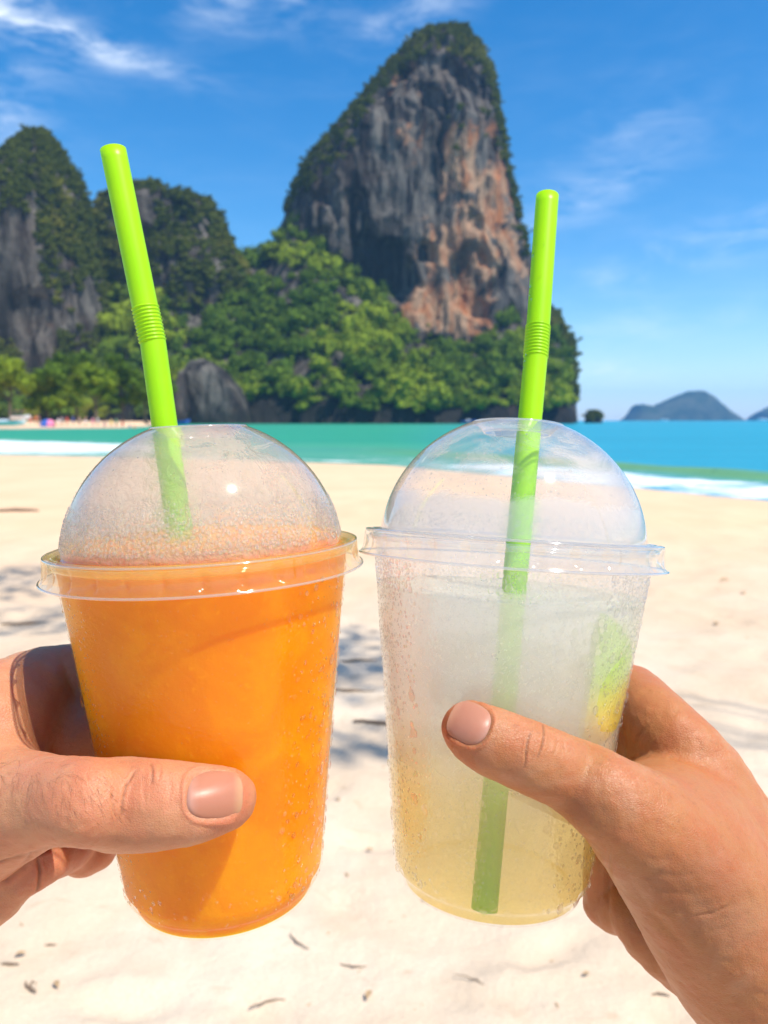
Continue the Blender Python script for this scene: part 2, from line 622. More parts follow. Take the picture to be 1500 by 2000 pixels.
def loft_rock(name, left, right, Yc, thick, base_y=824, material=ROCK, n=260, m=240, amp=5.0, seed=1, warm_f=None, dark_f=None, lean=0.0, y_top=None, rough=1.0):
    """a free-standing rock mass whose flanks were measured in the photo: left/right = [(px_y, px_x)...] from top to base"""
    ytop = min(left[0][0], right[0][0]) if y_top is None else y_top
    tt = np.linspace(0, 1, m) ** 1.0
    rows = ytop + (base_y + 6 - ytop) * tt
    V = []
    for j, yy in enumerate(rows):
        xl = interp(yy, left); xr = interp(yy, right)
        Yr = Yc + lean * tt[j]
        a = atY(xl, yy, Yr); b = atY(xr, yy, Yr)
        cx = (a[0] + b[0]) / 2; hw = max((b[0] - a[0]) / 2, 0.3)
        z = (a[2] + b[2]) / 2
        dp = hw ** 0.85 * thick ** 0.15 * 1.1 if hw > 1 else hw
        dp = min(dp, thick)
        k = np.arange(n) / n
        # more columns on the side that faces the bay
        ang = 2 * PI * k - PI / 2
        ca, sa = np.cos(ang), np.sin(ang)
        e = 2 / 2.5
        X = cx + hw * np.sign(ca) * np.abs(ca) ** e
        Y = Yr + dp * np.sign(sa) * np.abs(sa) ** e
        V.append(np.stack([X, Y, np.full(n, z)], 1))
    V = np.array(V)
    H = V[0, 0, 2]
    C = V.mean(1, keepdims=True)
    Nn = V - C; Nn[..., 2] = 0
    Nn /= np.linalg.norm(Nn, axis=2, keepdims=True) + 1e-9
    P = V.reshape(-1, 3)
    big = fbm(P * [1, 1, 0.45], 0.03, 3, seed)
    flute = 1 - 2 * np.abs(fbm(P * [1, 1, 0.16], 0.075, 4, seed + 3))
    fine = fbm(P * [1, 1, 0.5], 0.25, 4, seed + 5)
    front = np.clip(-Nn.reshape(-1, 3)[:, 1] * 1.3, 0.12, 1)
    crack = 1 - 2 * np.abs(fbm(P * [1, 1, 0.3], 0.16, 4, seed + 11))
    d = (amp * big * 1.6 + amp * 0.95 * (flute - 0.4) + amp * 0.45 * (crack - 0.5)) * front + 1.2 * rough * fine
    # hollows and overhangs
    cave = fbm(P * [1, 1, 0.6], 0.045, 3, seed + 8)
    cavf = np.clip((cave - 0.12) / 0.16, 0, 1)
    d -= cavf * amp * 1.9 * front
    P = P + Nn.reshape(-1, 3) * [0.28, 1, 1] * d[:, None]
    P[:, 2] += 1.2 * fine * rough * np.clip((H - P[:, 2]) / 6, 0, 1)
    px, py, _ = topx(P)
    warm = warm_f(px, py) if warm_f else np.zeros(len(P))
    dark = dark_f(px, py) if dark_f else np.zeros(len(P))
    n_ = n
    I = np.arange(m - 1)[:, None] * n_ + np.arange(n_)[None]
    J = np.arange(m - 1)[:, None] * n_ + (np.arange(n_)[None] + 1) % n_
    Fc = np.stack([I.ravel(), (I + n_).ravel(), (J + n_).ravel(), J.ravel()], 1)
    P = np.concatenate([P, [P[:n].mean(0)]])
    T = np.stack([np.full(n, len(P) - 1), np.arange(n), (np.arange(n) + 1) % n], 1)
    warm = np.append(warm, 0); dark = np.append(dark, 0)
    o = mesh_np(name, P, [Fc, T], material, attrs={'warm': ('FLOAT', warm), 'dark': ('FLOAT', np.clip(dark, 0, 1))})
    return o, P, np.concatenate([Nn.reshape(-1, 3), [[0, 0, 1]]])


def gs(px, py, cx, cy, sx, sy):
    return np.exp(-((px - cx) / sx) ** 2 - ((py - cy) / sy) ** 2)


bigL = [(66, 878), (72, 858), (84, 834), (100, 812), (120, 792), (145, 768), (175, 742), (205, 718), (240, 690), (275, 662), (305, 632), (335, 602), (370, 582), (420, 562), (450, 552), (480, 541), (560, 520), (830, 500)]
bigR = [(66, 884), (72, 900), (84, 916), (98, 930), (120, 944), (150, 955), (190, 962), (240, 970), (290, 978), (330, 984), (390, 997), (440, 1009), (490, 1022), (530, 1034), (560, 1044), (600, 1060), (830, 1080)]


def warm_big(px, py):
    return (1.0 * gs(px, py, 950, 430, 75, 160) + 0.9 * gs(px, py, 890, 300, 40, 60) + 1.0 * gs(px, py, 830, 600, 60, 45) + 0.9 * gs(px, py, 905, 620, 60, 50)
            + 0.7 * gs(px, py, 780, 250, 40, 130) + 0.5 * gs(px, py, 710, 430, 30, 70) + 0.7 * gs(px, py, 870, 480, 70, 70) - 0.7 * gs(px, py, 720, 400, 60, 120) - 0.6 * gs(px, py, 620, 420, 50, 60))


def dark_big(px, py):
    return (0.65 * gs(px, py, 905, 500, 26, 50) + 0.8 * gs(px, py, 850, 560, 16, 26) + 0.75 * gs(px, py, 715, 500, 60, 50) + 0.45 * gs(px, py, 690, 330, 26, 90) + 0.4 * gs(px, py, 850, 290, 12, 80) + 0.35 * gs(px, py, 760, 480, 50, 90))


big, bigP, bigN = loft_rock('limestone_cliff', bigL, bigR, 470, 55, amp=5.5, seed=2, warm_f=warm_big, dark_f=dark_big, n=380, m=330)
tag(big, 'tall limestone cliff tower with orange stains and bushes on its top', kind='structure')

# right shoulder of the headland, behind the straw
shL = [(596, 1055), (620, 1010), (650, 985), (700, 970), (830, 960)]
shR = [(600, 1062), (610, 1080), (640, 1102), (680, 1115), (720, 1113), (760, 1116), (800, 1120), (830, 1123)]
sh, shP, shN = loft_rock('headland_rock', shL, shR, 462, 40, amp=3.0, seed=5, n=200, m=150, material=DARKROCK,
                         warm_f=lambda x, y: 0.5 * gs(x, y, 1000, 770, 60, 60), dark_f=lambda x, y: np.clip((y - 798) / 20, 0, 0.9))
tag(sh, 'low bushy shoulder of the headland right of the great cliff', kind='structure')

# left pinnacle
pL = [(262, 78), (271, 60), (296, 42), (322, 22), (335, -20), (420, -120), (830, -260)]
pR = [(262, 84), (272, 96), (295, 115), (329, 134), (366, 150), (400, 162), (440, 170), (470, 180), (560, 205), (700, 230), (830, 240)]
pin, pinP, pinN = loft_rock('limestone_pinnacle', pL, pR, 395, 40, amp=3.4, seed=9, n=300, m=260, material=DARKROCK,
                            warm_f=lambda x, y: 0.45 * gs(x, y, 105, 600, 34, 60), dark_f=lambda x, y: 0.85 * gs(x, y, 12, 590, 32, 110))  # dark left flank: shade painted into the rock colour
tag(pin, 'pointed limestone pinnacle half covered in bushes at the left', kind='structure')

# middle hill
mL = [(366, 300), (370, 266), (385, 243), (406, 219), (435, 206), (470, 196), (560, 190), (830, 170)]
mR = [(366, 300), (374, 318), (384, 338), (392, 352), (396, 388), (402, 408), (416, 424), (444, 430), (470, 444), (494, 458), (560, 520), (830, 560)]
mid, midP, midN = loft_rock('wooded_hill', mL, mR, 440, 45, amp=4.0, seed=12, n=240, m=200, material=DARKROCK,
                            warm_f=lambda x, y: 0.9 * gs(x, y, 415, 600, 12, 20), dark_f=lambda x, y: 0.5 * gs(x, y, 290, 420, 25, 60))
tag(mid, 'rounded hill of limestone covered with jungle behind the left straw', kind='structure')

# ---- forested slope in front of the cliffs, as a height field
TOPB = [(-300, 560), (-60, 560), (0, 600), (60, 690), (110, 680), (170, 600), (200, 520), (240, 470), (330, 470), (430, 512), (470, 512), (530, 508), (560, 455), (600, 440), (640, 452), (665, 490),
        (715, 520), (760, 560), (800, 600), (850, 645), (900, 655), (940, 640), (970, 608), (1005, 608), (1040, 650), (1080, 640), (1100, 700), (1112, 780), (1120, 824)]


def slope_z(X, Y):
    d = np.maximum(Y, 1)
    px = 750 + 1500 * X / (Y * cT + CAMH * sT)
    hb = (821 - interp(px, TOPB)) / 1500.0 * 442
    y0 = 352.0
    t = np.clip((Y - y0) / 88.0, 0, 1)
    base = interp(px, [(-300, 1.0), (440, 1.0), (500, 5.0), (1060, 5.5), (1110, 5), (1125, -2)])
    z = base + (hb - base) * (t ** 0.85)
    return np.where(Y < y0, -2.0, z)


def build_slope():
    us = np.linspace(-0.72, 0.246, 230)
    ys = np.concatenate([[350.5, 351.4], np.linspace(352.2, 445, 90)])
    U, Y = np.meshgrid(us, ys)
    X = U * Y
    P = np.stack([X.ravel(), Y.ravel(), np.zeros(X.size)], 1)
    P[:, 2] = slope_z(P[:, 0], P[:, 1]) + 2.2 * fbm(P, 0.06, 4, 21)
    low = P[:, 1] < 356
    P[low, 1] += 2.5 * fbm(P[low] * [1, 0.2, 1], 0.15, 3, 22)
    P[P[:, 1] < 351.6, 2] = -3
    n, m = len(us), len(ys)
    I = (np.arange(m - 1)[:, None] * n + np.arange(n - 1)).ravel()
    Fc = np.stack([I, I + 1, I + n + 1, I + n], 1)
    px, py, _ = topx(P)
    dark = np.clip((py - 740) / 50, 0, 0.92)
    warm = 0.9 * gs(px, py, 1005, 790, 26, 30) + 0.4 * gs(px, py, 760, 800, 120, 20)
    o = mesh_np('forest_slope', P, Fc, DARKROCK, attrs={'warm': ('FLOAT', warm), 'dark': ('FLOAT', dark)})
    tag(o, 'steep rocky slope under the jungle at the foot of the cliffs', kind='structure')


build_slope()

# ---- foliage: crowns made of many leaf-clump faces on lumpy masses
LEAF = leaf_mat('jungle_leaves', (0.055, 0.105, 0.014), (0.150, 0.235, 0.022), (0.24, 0.31, 0.025))
BUSH = leaf_mat('cliff_bush_leaves', (0.058, 0.078, 0.014), (0.150, 0.175, 0.024), (0.20, 0.195, 0.028))


def crown_template(seed, nleaf=210, size=0.34, lumps=7):
    r = np.random.default_rng(seed)
    cen = r.normal(0, 0.42, (lumps, 3)) * [1, 1, 0.62]
    cen[:, 2] += 0.15
    rad = r.uniform(0.38, 0.62, lumps)
    V, Q, sh_ = [], [], []
    for i in range(nleaf):
        k = r.integers(lumps)
        d = r.normal(0, 1, 3); d[2] = abs(d[2]) * 1.0 - 0.35
        d /= np.linalg.norm(d)
        p = cen[k] + d * rad[k] * r.uniform(0.66, 1.26)
        nrm = d + r.normal(0, 0.45, 3); nrm /= np.linalg.norm(nrm)
        t = np.cross(nrm, r.normal(0, 1, 3)); t /= np.linalg.norm(t)
        b = np.cross(nrm, t)
        s = size * r.uniform(0.5, 1.1)
        o = len(V)
        V += [p + t * s * .5, p + b * s * .4, p - t * s * .5, p - b * s * .4]
        Q.append((o, o + 1, o + 2, o + 3))
        v = r.uniform(0, 1)
        sh_ += [v] * 4
    V = np.array(V); Q = np.array(Q)
    # dense inner mass so that the crown is not see-through
    core = []
    bm = bmesh.new(); bmesh.ops.create_icosphere(bm, subdivisions=1, radius=1.0)
    iv = np.array([v.co[:] for v in bm.verts]); it = np.array([[v.index for v in f.verts] for f in bm.faces]); bm.free()
    T = []
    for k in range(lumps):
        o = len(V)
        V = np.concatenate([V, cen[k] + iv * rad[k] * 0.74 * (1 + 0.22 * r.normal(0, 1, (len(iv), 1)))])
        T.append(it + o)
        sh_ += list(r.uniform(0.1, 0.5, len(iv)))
    return V, Q, np.concatenate(T), np.array(sh_)


CT = [crown_template(100 + i) for i in range(8)]


def join_crowns(name, items, material, parent=None, templates=CT):
    """items: (x,y,z, rx, rz, yaw, kind)"""
    VV, QQ, TT, SS, KK = [], [], [], [], []
    o = 0
    for i, (x, y, z, rx, rz, yaw, kd) in enumerate(items):
        V, Q, T, S = templates[i % len(templates)]
        c, s = math.cos(yaw), math.sin(yaw)
        W = np.empty_like(V)
        W[:, 0] = x + rx * (V[:, 0] * c - V[:, 1] * s)
        W[:, 1] = y + rx * (V[:, 0] * s + V[:, 1] * c)
        W[:, 2] = z + rz * V[:, 2]
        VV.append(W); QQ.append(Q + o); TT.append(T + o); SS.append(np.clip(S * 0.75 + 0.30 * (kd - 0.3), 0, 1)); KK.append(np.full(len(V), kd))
        o += len(V)
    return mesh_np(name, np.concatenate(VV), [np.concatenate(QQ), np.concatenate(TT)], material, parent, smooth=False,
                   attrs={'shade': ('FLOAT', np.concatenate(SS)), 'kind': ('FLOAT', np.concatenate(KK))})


# jungle on the slope
items = []
us = 0
tries = 0
while len(items) < 1400 and tries < 6000:
    tries += 1
    u = rng.uniform(-0.66, 0.232)
    Y = 352 + 90 * rng.uniform(0, 1)
    X = u * Y
    z = float(slope_z(np.array([X]), np.array([Y]))[0])
    if z < 2: continue
    r = (2.6 + 5.4 * rng.random() ** 1.6) * (0.8 if Y > 400 else 1)
    kd = float(np.clip(fbm(np.array([[X, Y, 0]]), 0.035, 3, 31)[0] * 1.3 + 0.42 + 0.25 * (Y < 385) + rng.normal(0, 0.16), 0, 1))
    items.append((X, Y, z + r * 0.35, r, r * rng.uniform(0.8, 1.15), rng.uniform(0, 6.28), kd))
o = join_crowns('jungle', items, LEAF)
tag(o, 'dense green jungle covering the slope at the foot of the cliffs', kind='stuff')


# bushes on the rock masses
def bushes(name, P, N, accept, count, rlo, rhi, label, seed):
    r = np.random.default_rng(seed)
    px, py, _ = topx(P)
    face = N[:, 1] < 0.35
    prob = accept(px, py) * face
    prob = np.clip(prob, 0, 1)
    if prob.sum() <= 0: return
    idx = r.choice(len(P), size=count, replace=False, p=prob / prob.sum())
    its = []
    for i in idx:
        rr = r.uniform(rlo, rhi)
        p = P[i] + N[i] * 0.3 * rr
        kd = float(np.clip(0.4 + 0.8 * fbm(P[i:i + 1], 0.05, 2, seed)[0] + r.normal(0, 0.15), 0, 1))
        its.append((p[0], p[1], p[2], rr, rr * 0.9, r.uniform(0, 6.28), kd))
    o = join_crowns(name, its, BUSH, templates=CTS)
    tag(o, label, kind='stuff')


CTS = [crown_template(300 + i, 60, 0.45, 5) for i in range(6)]


def acc_big(px, py):
    # a cap on the top, the left rim and a few ledges
    cap = np.clip((interp(px, [(690, 240), (740, 175), (770, 130), (810, 112), (860, 112), (900, 128), (940, 140), (965, 190)]) - py) / 14, 0, 1)
    lx = interp(py, bigL); rx = interp(py, bigR)
    rim_l = np.clip((lx + interp(py, [(60, 50), (120, 20), (180, 8), (240, 12), (300, 30), (360, 28), (400, 4)]) - px) / 9, 0, 1) * (py < 415)
    rim_r = np.clip((px - (rx - interp(py, [(60, 60), (140, 16), (200, 3), (290, 12), (320, 5), (360, 1), (430, 4), (520, 8)]))) / 6, 0, 1)
    ledge = 0.06 * gs(px, py, 905, 255, 60, 40) + 0.05 * gs(px, py, 850, 390, 40, 20) + 0.6 * gs(px, py, 660, 290, 26, 30)
    return np.maximum.reduce([cap, rim_l, rim_r * 0.8, ledge]) * (py < 600)


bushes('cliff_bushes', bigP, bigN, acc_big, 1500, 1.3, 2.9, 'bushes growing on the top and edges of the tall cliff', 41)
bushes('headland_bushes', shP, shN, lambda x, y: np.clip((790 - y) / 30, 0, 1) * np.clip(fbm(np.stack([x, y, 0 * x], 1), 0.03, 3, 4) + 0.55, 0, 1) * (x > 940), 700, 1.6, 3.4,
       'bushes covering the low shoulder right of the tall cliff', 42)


def acc_pin(px, py):
    nz = fbm(np.stack([px, py * 0.6, 0 * px], 1), 0.022, 3, 17)
    right = np.clip((px - interp(py, [(250, 60), (400, 60), (520, 70), (600, 90), (700, 100)])) / 20, 0, 1)
    left = np.clip((420 - py) / 30, 0, 1) * (px < 62) * 0.7
    low = np.clip((py - 640) / 40, 0, 1)
    bare = gs(px, py, 72, 290, 16, 40) * 0.6 + 0.9 * gs(px, py, 108, 600, 26, 60) + 0.9 * gs(px, py, 50, 560, 16, 110)
    return np.clip(np.maximum.reduce([right, left, low]) * np.clip(nz * 2 + 0.95, 0, 1) - bare, 0, 1)


bushes('pinnacle_bushes', pinP, pinN, acc_pin, 3400, 1.3, 2.9, 'bushes growing over the right side of the left pinnacle', 43)
bushes('hill_bushes', midP, midN, lambda x, y: np.clip(0.85 + 1.3 * fbm(np.stack([x, y, 0 * x], 1), 0.03, 3, 6) - 1.0 * gs(x, y, 275, 385, 20, 24) - gs(x, y, 416, 602, 10, 20), 0, 1),
       2100, 1.7, 3.8, 'bushes and trees covering the rounded hill', 44)

# ---- grey rock outcrop among the trees (behind the left straw)
oL = [(700, 395), (706, 372), (730, 352), (760, 345), (830, 338)]
oR = [(700, 400), (712, 425), (735, 450), (760, 470), (790, 484), (830, 492)]
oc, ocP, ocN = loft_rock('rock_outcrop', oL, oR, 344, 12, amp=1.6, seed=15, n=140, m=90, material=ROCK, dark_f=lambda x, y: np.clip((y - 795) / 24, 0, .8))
tag(oc, 'grey bare rock outcrop among the trees at the water edge', kind='structure')

# small islet at the tip of the headland
iL = [(804, 1152), (808, 1148), (815, 1145), (830, 1141)]
iR = [(804, 1158), (806, 1166), (813, 1173), (830, 1177)]
ist, iP, iN = loft_rock('rock_islet', iL, iR, 440, 9, amp=0.8, seed=19, n=90, m=40, material=DARKROCK, dark_f=lambda x, y: 0.6 + 0 * x, rough=0.4)
tag(ist, 'small bushy islet off the right tip of the headland', kind='structure')
bushes('islet_bushes', iP, iN, lambda x, y: np.clip((820 - y) / 6, 0, 1), 60, 1.0, 1.8, 'bushes on the small islet off the headland', 45)

# distant islands
def island(name, prof, Yc, label, seed):
    xs = np.linspace(prof[0][0], prof[-1][0], 120)
    ridge = interp(xs, prof)
    V = []
    D = Yc
    nd = 24
    for k in range(nd):
        t = k / (nd - 1)
        prf = math.sin(PI * t) ** 0.55
        for x_, ry in zip(xs, ridge):
            q = atY(x_, 821.5, D)
            h = (821.5 - ry) / F * D * 1.0
            V.append((q[0], D - 90 + 180 * t, -1 + (h + 1) * prf))
    V = np.array(V)
    V[:, 2] += fbm(V, 0.03, 4, seed) * 6 * np.clip(V[:, 2] / 20, 0, 1)
    n = len(xs)
    I = (np.arange(nd - 1)[:, None] * n + np.arange(n - 1)).ravel()
    Fc = np.stack([I, I + 1, I + n + 1, I + n], 1)
    o = mesh_np(name, V, Fc, ISL)
    tag(o, label, kind='structure')


m_, nt_ = new_mat('island_jungle')
g_ = nt_.n('ShaderNodeNewGeometry').outputs['Position']
c_ = nt_.mix(nt_.smooth(nt_.noise(g_, 0.03, 6, 0.65), 0.35, 0.65), (0.018, 0.036, 0.018), (0.07, 0.08, 0.05))
out(nt_, nt_.n('ShaderNodeBsdfDiffuse', None, Color=c_))
ISL = m_
island('island', [(1222, 822), (1234, 806), (1242, 790), (1252, 787), (1275, 793), (1300, 782), (1325, 770), (1345, 764), (1368, 763), (1385, 770), (1400, 786), (1420, 803), (1436, 821)], 2400,
       'hazy blue wooded island on the horizon right of the cliff', 51)
island('island', [(1478, 821), (1484, 803), (1496, 797), (1520, 788), (1580, 780), (1660, 790), (1700, 821)], 2500,
       'hazy blue island cut off by the right edge of the photo', 52)

# ---- far beach with trees and bathers at the left
def build_far_beach():
    us = np.linspace(-0.75, -0.26, 90); ys = np.linspace(120, 356, 60)
    U, Y = np.meshgrid(us, ys); X = U * Y
    edge = interp(U.ravel(), [(-0.75, 128), (-0.5, 135), (-0.34, 150), (-0.30, 200), (-0.27, 290), (-0.14, 356)])
    s = Y.ravel() - edge
    P = np.stack([X.ravel(), Y.ravel(), np.clip(s * 0.075, -1.2, 1.1)], 1)
    P[:, 2] += 0.12 * fbm(P, 0.1, 3, 61) * np.clip(s / 5, 0, 1)
    n, m = len(us), len(ys)
    I = (np.arange(m - 1)[:, None] * n + np.arange(n - 1)).ravel()
    Fc = np.stack([I, I + 1, I + n + 1, I + n], 1)
    o = mesh_np('far_beach', P, Fc, bpy.data.materials['sand'], attrs={'far': ('FLOAT', np.ones(len(P))), 'wet': ('FLOAT', np.clip(1 - s / 4, 0, .8))})
    tag(o, 'strip of far beach in front of the trees at the left', kind='structure')


build_far_beach()


def far_z(X, Y):
    e = interp(X / Y, [(-0.75, 128), (-0.5, 135), (-0.34, 150), (-0.30, 200), (-0.27, 290), (-0.14, 356)])
    return float(np.clip((Y - e) * 0.075, -1.2, 1.1))


BARK = plain('bark', (0.10, 0.075, 0.05), 0.9)


def tree(px, top, wpx, Y, label, seed, kind=0.5):
    r = np.random.default_rng(seed)
    g = atY(px, 815, Y)
    X = g[0]; z0 = far_z(X, Y) - 0.1
    H = (821 - top) / F * Y + CAMH - z0
    W = wpx / F * Y / 2
    root = empty('tree', (X, Y, z0))
    tag(root, label, 'tree', 'trees along the far beach')
    path = [(0, 0, 0), (0.2 * r.normal(), 0, H * .2), (0.4 * r.normal(), 0.2, H * .42), (0.3 * r.normal(), 0, H * .7)]
    V, Fs = tube(path, [0.45, 0.33, 0.24, 0.12], 8)
    mesh_np('trunk', V, Fs, BARK, root)
    its = []
    for i in range(9):
        a = r.uniform(0, 6.28); q = math.sqrt(r.uniform(0, 1)) * 0.62
        zz = H * r.uniform(0.22, 0.78)
        rr = W * r.uniform(0.42, 0.6)
        its.append((W * q * math.cos(a), W * q * math.sin(a) * 0.8, zz, rr, rr * 0.9, r.uniform(0, 6.28), float(np.clip(kind + r.normal(0, 0.12), 0, 1))))
    join_crowns('crown', its, LEAF, root)
    for k in range(4):
        it_ = its[k]
        V, Fs = tube([(0, 0, H * .3), (it_[0] * .5, it_[1] * .5, H * .4), (it_[0], it_[1], it_[2])], [0.16, 0.1, 0.05], 6)
        mesh_np('limb', V, Fs, BARK, root)


TREES = [(-60, 700, 130, 190, 'broad green tree cut by the left edge of the photo', .6), (22, 690, 120, 185, 'bright green round tree behind the pale boat on the far beach', .85),
         (92, 700, 95, 195, 'green tree behind the blue and pink beach tent', .7), (150, 668, 100, 230, 'tall darker tree below the foot of the pinnacle', .35),
         (188, 706, 96, 188, 'round light green tree behind the middle of the row of bathers', .72), (240, 680, 80, 215, 'dark tree beside the left straw, behind the right end of the bathers', .2),
         (285, 720, 70, 200, 'small tree just right of the left straw bellows', .4), (325, 740, 60, 215, 'low bushy tree between the straw and the grey outcrop', .5)]
for i, (px, top, wpx, Y, lab, kd) in enumerate(TREES):
    tree(px, top, wpx, Y, lab, 500 + i, kd)


# ================================================================= SDF BODIES (people far away, hands close by)
def catmull(pts, step):
    p = np.array(pts, float)
    q = np.vstack([2 * p[0] - p[1], p, 2 * p[-1] - p[-2]])
    res = []
    for i in range(1, len(q) - 2):
        L = np.linalg.norm(q[i + 1, :3] - q[i, :3])
        n = max(1, int(math.ceil(L / step)))
        for k in range(n):
            t = k / n
            a, b, c, d = q[i - 1], q[i], q[i + 1], q[i + 2]
            res.append(0.5 * ((2 * b) + (-a + c) * t + (2 * a - 5 * b + 4 * c - d) * t * t + (-a + 3 * b - 3 * c + d) * t ** 3))
    res.append(p[-1])
    return np.array(res)


def smin(a, b, k):
    h = np.clip(0.5 + 0.5 * (b - a) / k, 0, 1)
    return b * (1 - h) + a * h - k * h * (1 - h)


def sdf_chain(P, pts, k=0.0):
    d = None
    for i in range(len(pts) - 1):
        a, b = pts[i, :3], pts[i + 1, :3]
        ra, rb = pts[i, 3], pts[i + 1, 3]
        ab = (b - a).astype(np.float32)
        L2 = float(ab @ ab) + 1e-12
        pa = P - a.astype(np.float32)
        t = np.clip((pa @ ab) / L2, 0, 1)
        q = pa - t[..., None] * ab
        dd = np.sqrt(np.einsum('...i,...i->...', q, q)) - (ra + t * (rb - ra))
        d = dd if d is None else (np.minimum(d, dd) if k == 0 else smin(d, dd, k))
    return d


class Body:
    def __init__(self): self.ch = []

    def add(self, pts, k=0.004, step=0.012, own=0.0):
        self.ch.append((catmull(pts, step), k, own))

    def f(self, P):
        P = P.astype(np.float32)
        d = None
        for pts, k, own in self.ch:
            dd = sdf_chain(P, pts, own)
            d = dd if d is None else smin(d, dd, k)
        return d

    def mesh(self, h, pad=None):
        allp = np.concatenate([c[0] for c in self.ch])
        lo = (allp[:, :3] - allp[:, 3:]).min(0) - 3 * h
        hi = (allp[:, :3] + allp[:, 3:]).max(0) + 3 * h
        n = np.ceil((hi - lo) / h).astype(int) + 1
        # coarse pass finds the blocks that the surface crosses, fine pass only there
        B = 8
        nb = (n + B - 1) // B
        n = nb * B + 1
        V = np.full(n, 1.0, np.float32)
        cg = np.stack(np.meshgrid(*[lo[i] + (np.arange(nb[i]) + .5) * B * h for i in range(3)], indexing='ij'), -1).reshape(-1, 3)
        dc = self.f(cg)
        R = B * h * 0.9 + 0.006 * (h < 0.01)
        near = np.abs(dc) < R
        bi = np.stack(np.unravel_index(np.nonzero(near)[0], nb), 1)
        full = dc.reshape(nb)
        for ax in [0]:
            inside = np.repeat(np.repeat(np.repeat(full < 0, B, 0), B, 1), B, 2)
            V[:-1, :-1, :-1][inside] = -1.0
        loc = np.stack(np.meshgrid(*[np.arange(B + 1)] * 3, indexing='ij'), -1).reshape(-1, 3)
        for s in range(0, len(bi), 400):
            idx = bi[s:s + 400, None, :] * B + loc[None]
            Pq = lo + idx * h
            v = self.f(Pq.reshape(-1, 3))
            idx = idx.reshape(-1, 3)
            V[idx[:, 0], idx[:, 1], idx[:, 2]] = v
        return surface_nets(V, lo, h)


def surface_nets(V, lo, h):
    s = V < 0
    nx, ny, nz = V.shape
    c = [s[i:nx - 1 + i, j:ny - 1 + j, k:nz - 1 + k] for i in (0, 1) for j in (0, 1) for k in (0, 1)]
    cnt = sum(x.astype(np.int8) for x in c)
    act = (cnt > 0) & (cnt < 8)
    ids = np.full(act.shape, -1, np.int32)
    cells = np.argwhere(act)
    ids[act] = np.arange(len(cells))
    acc = np.zeros((len(cells), 3)); num = np.zeros(len(cells))
    offs = [(i, j, k) for i in (0, 1) for j in (0, 1) for k in (0, 1)]
    for a in range(8):
        for b in range(a + 1, 8):
            oa, ob = np.array(offs[a]), np.array(offs[b])
            if np.abs(oa - ob).sum() != 1: continue
            ia, ib = cells + oa, cells + ob
            va = V[ia[:, 0], ia[:, 1], ia[:, 2]]; vb = V[ib[:, 0], ib[:, 1], ib[:, 2]]
            cr = (va < 0) != (vb < 0)
            t = np.where(cr, va / np.where(cr, va - vb, 1), 0)
            acc[cr] += oa + t[cr, None] * (ob - oa)
            num[cr] += 1
    verts = lo + (cells + acc / num[:, None]) * h
    quads = []
    for ax in range(3):
        u, v = [(1, 2), (2, 0), (0, 1)][ax]
        sl0 = [slice(None)] * 3; sl1 = [slice(None)] * 3
        sl0[ax] = slice(0, -1); sl1[ax] = slice(1, None)
        e = s[tuple(sl0)] != s[tuple(sl1)]
        pos = np.argwhere(e)
        pos = pos[(pos[:, u] > 0) & (pos[:, v] > 0) & (pos[:, u] < V.shape[u] - 1) & (pos[:, v] < V.shape[v] - 1)]
        du = np.zeros(3, int); du[u] = 1
        dv = np.zeros(3, int); dv[v] = 1
        g = lambda q: ids[q[:, 0], q[:, 1], q[:, 2]]
        q = np.stack([g(pos - du - dv), g(pos - dv), g(pos), g(pos - du)], 1)
        flip = ~s[pos[:, 0], pos[:, 1], pos[:, 2]]
        q[flip] = q[flip][:, ::-1]
        quads.append(q)
    return verts, np.concatenate(quads)


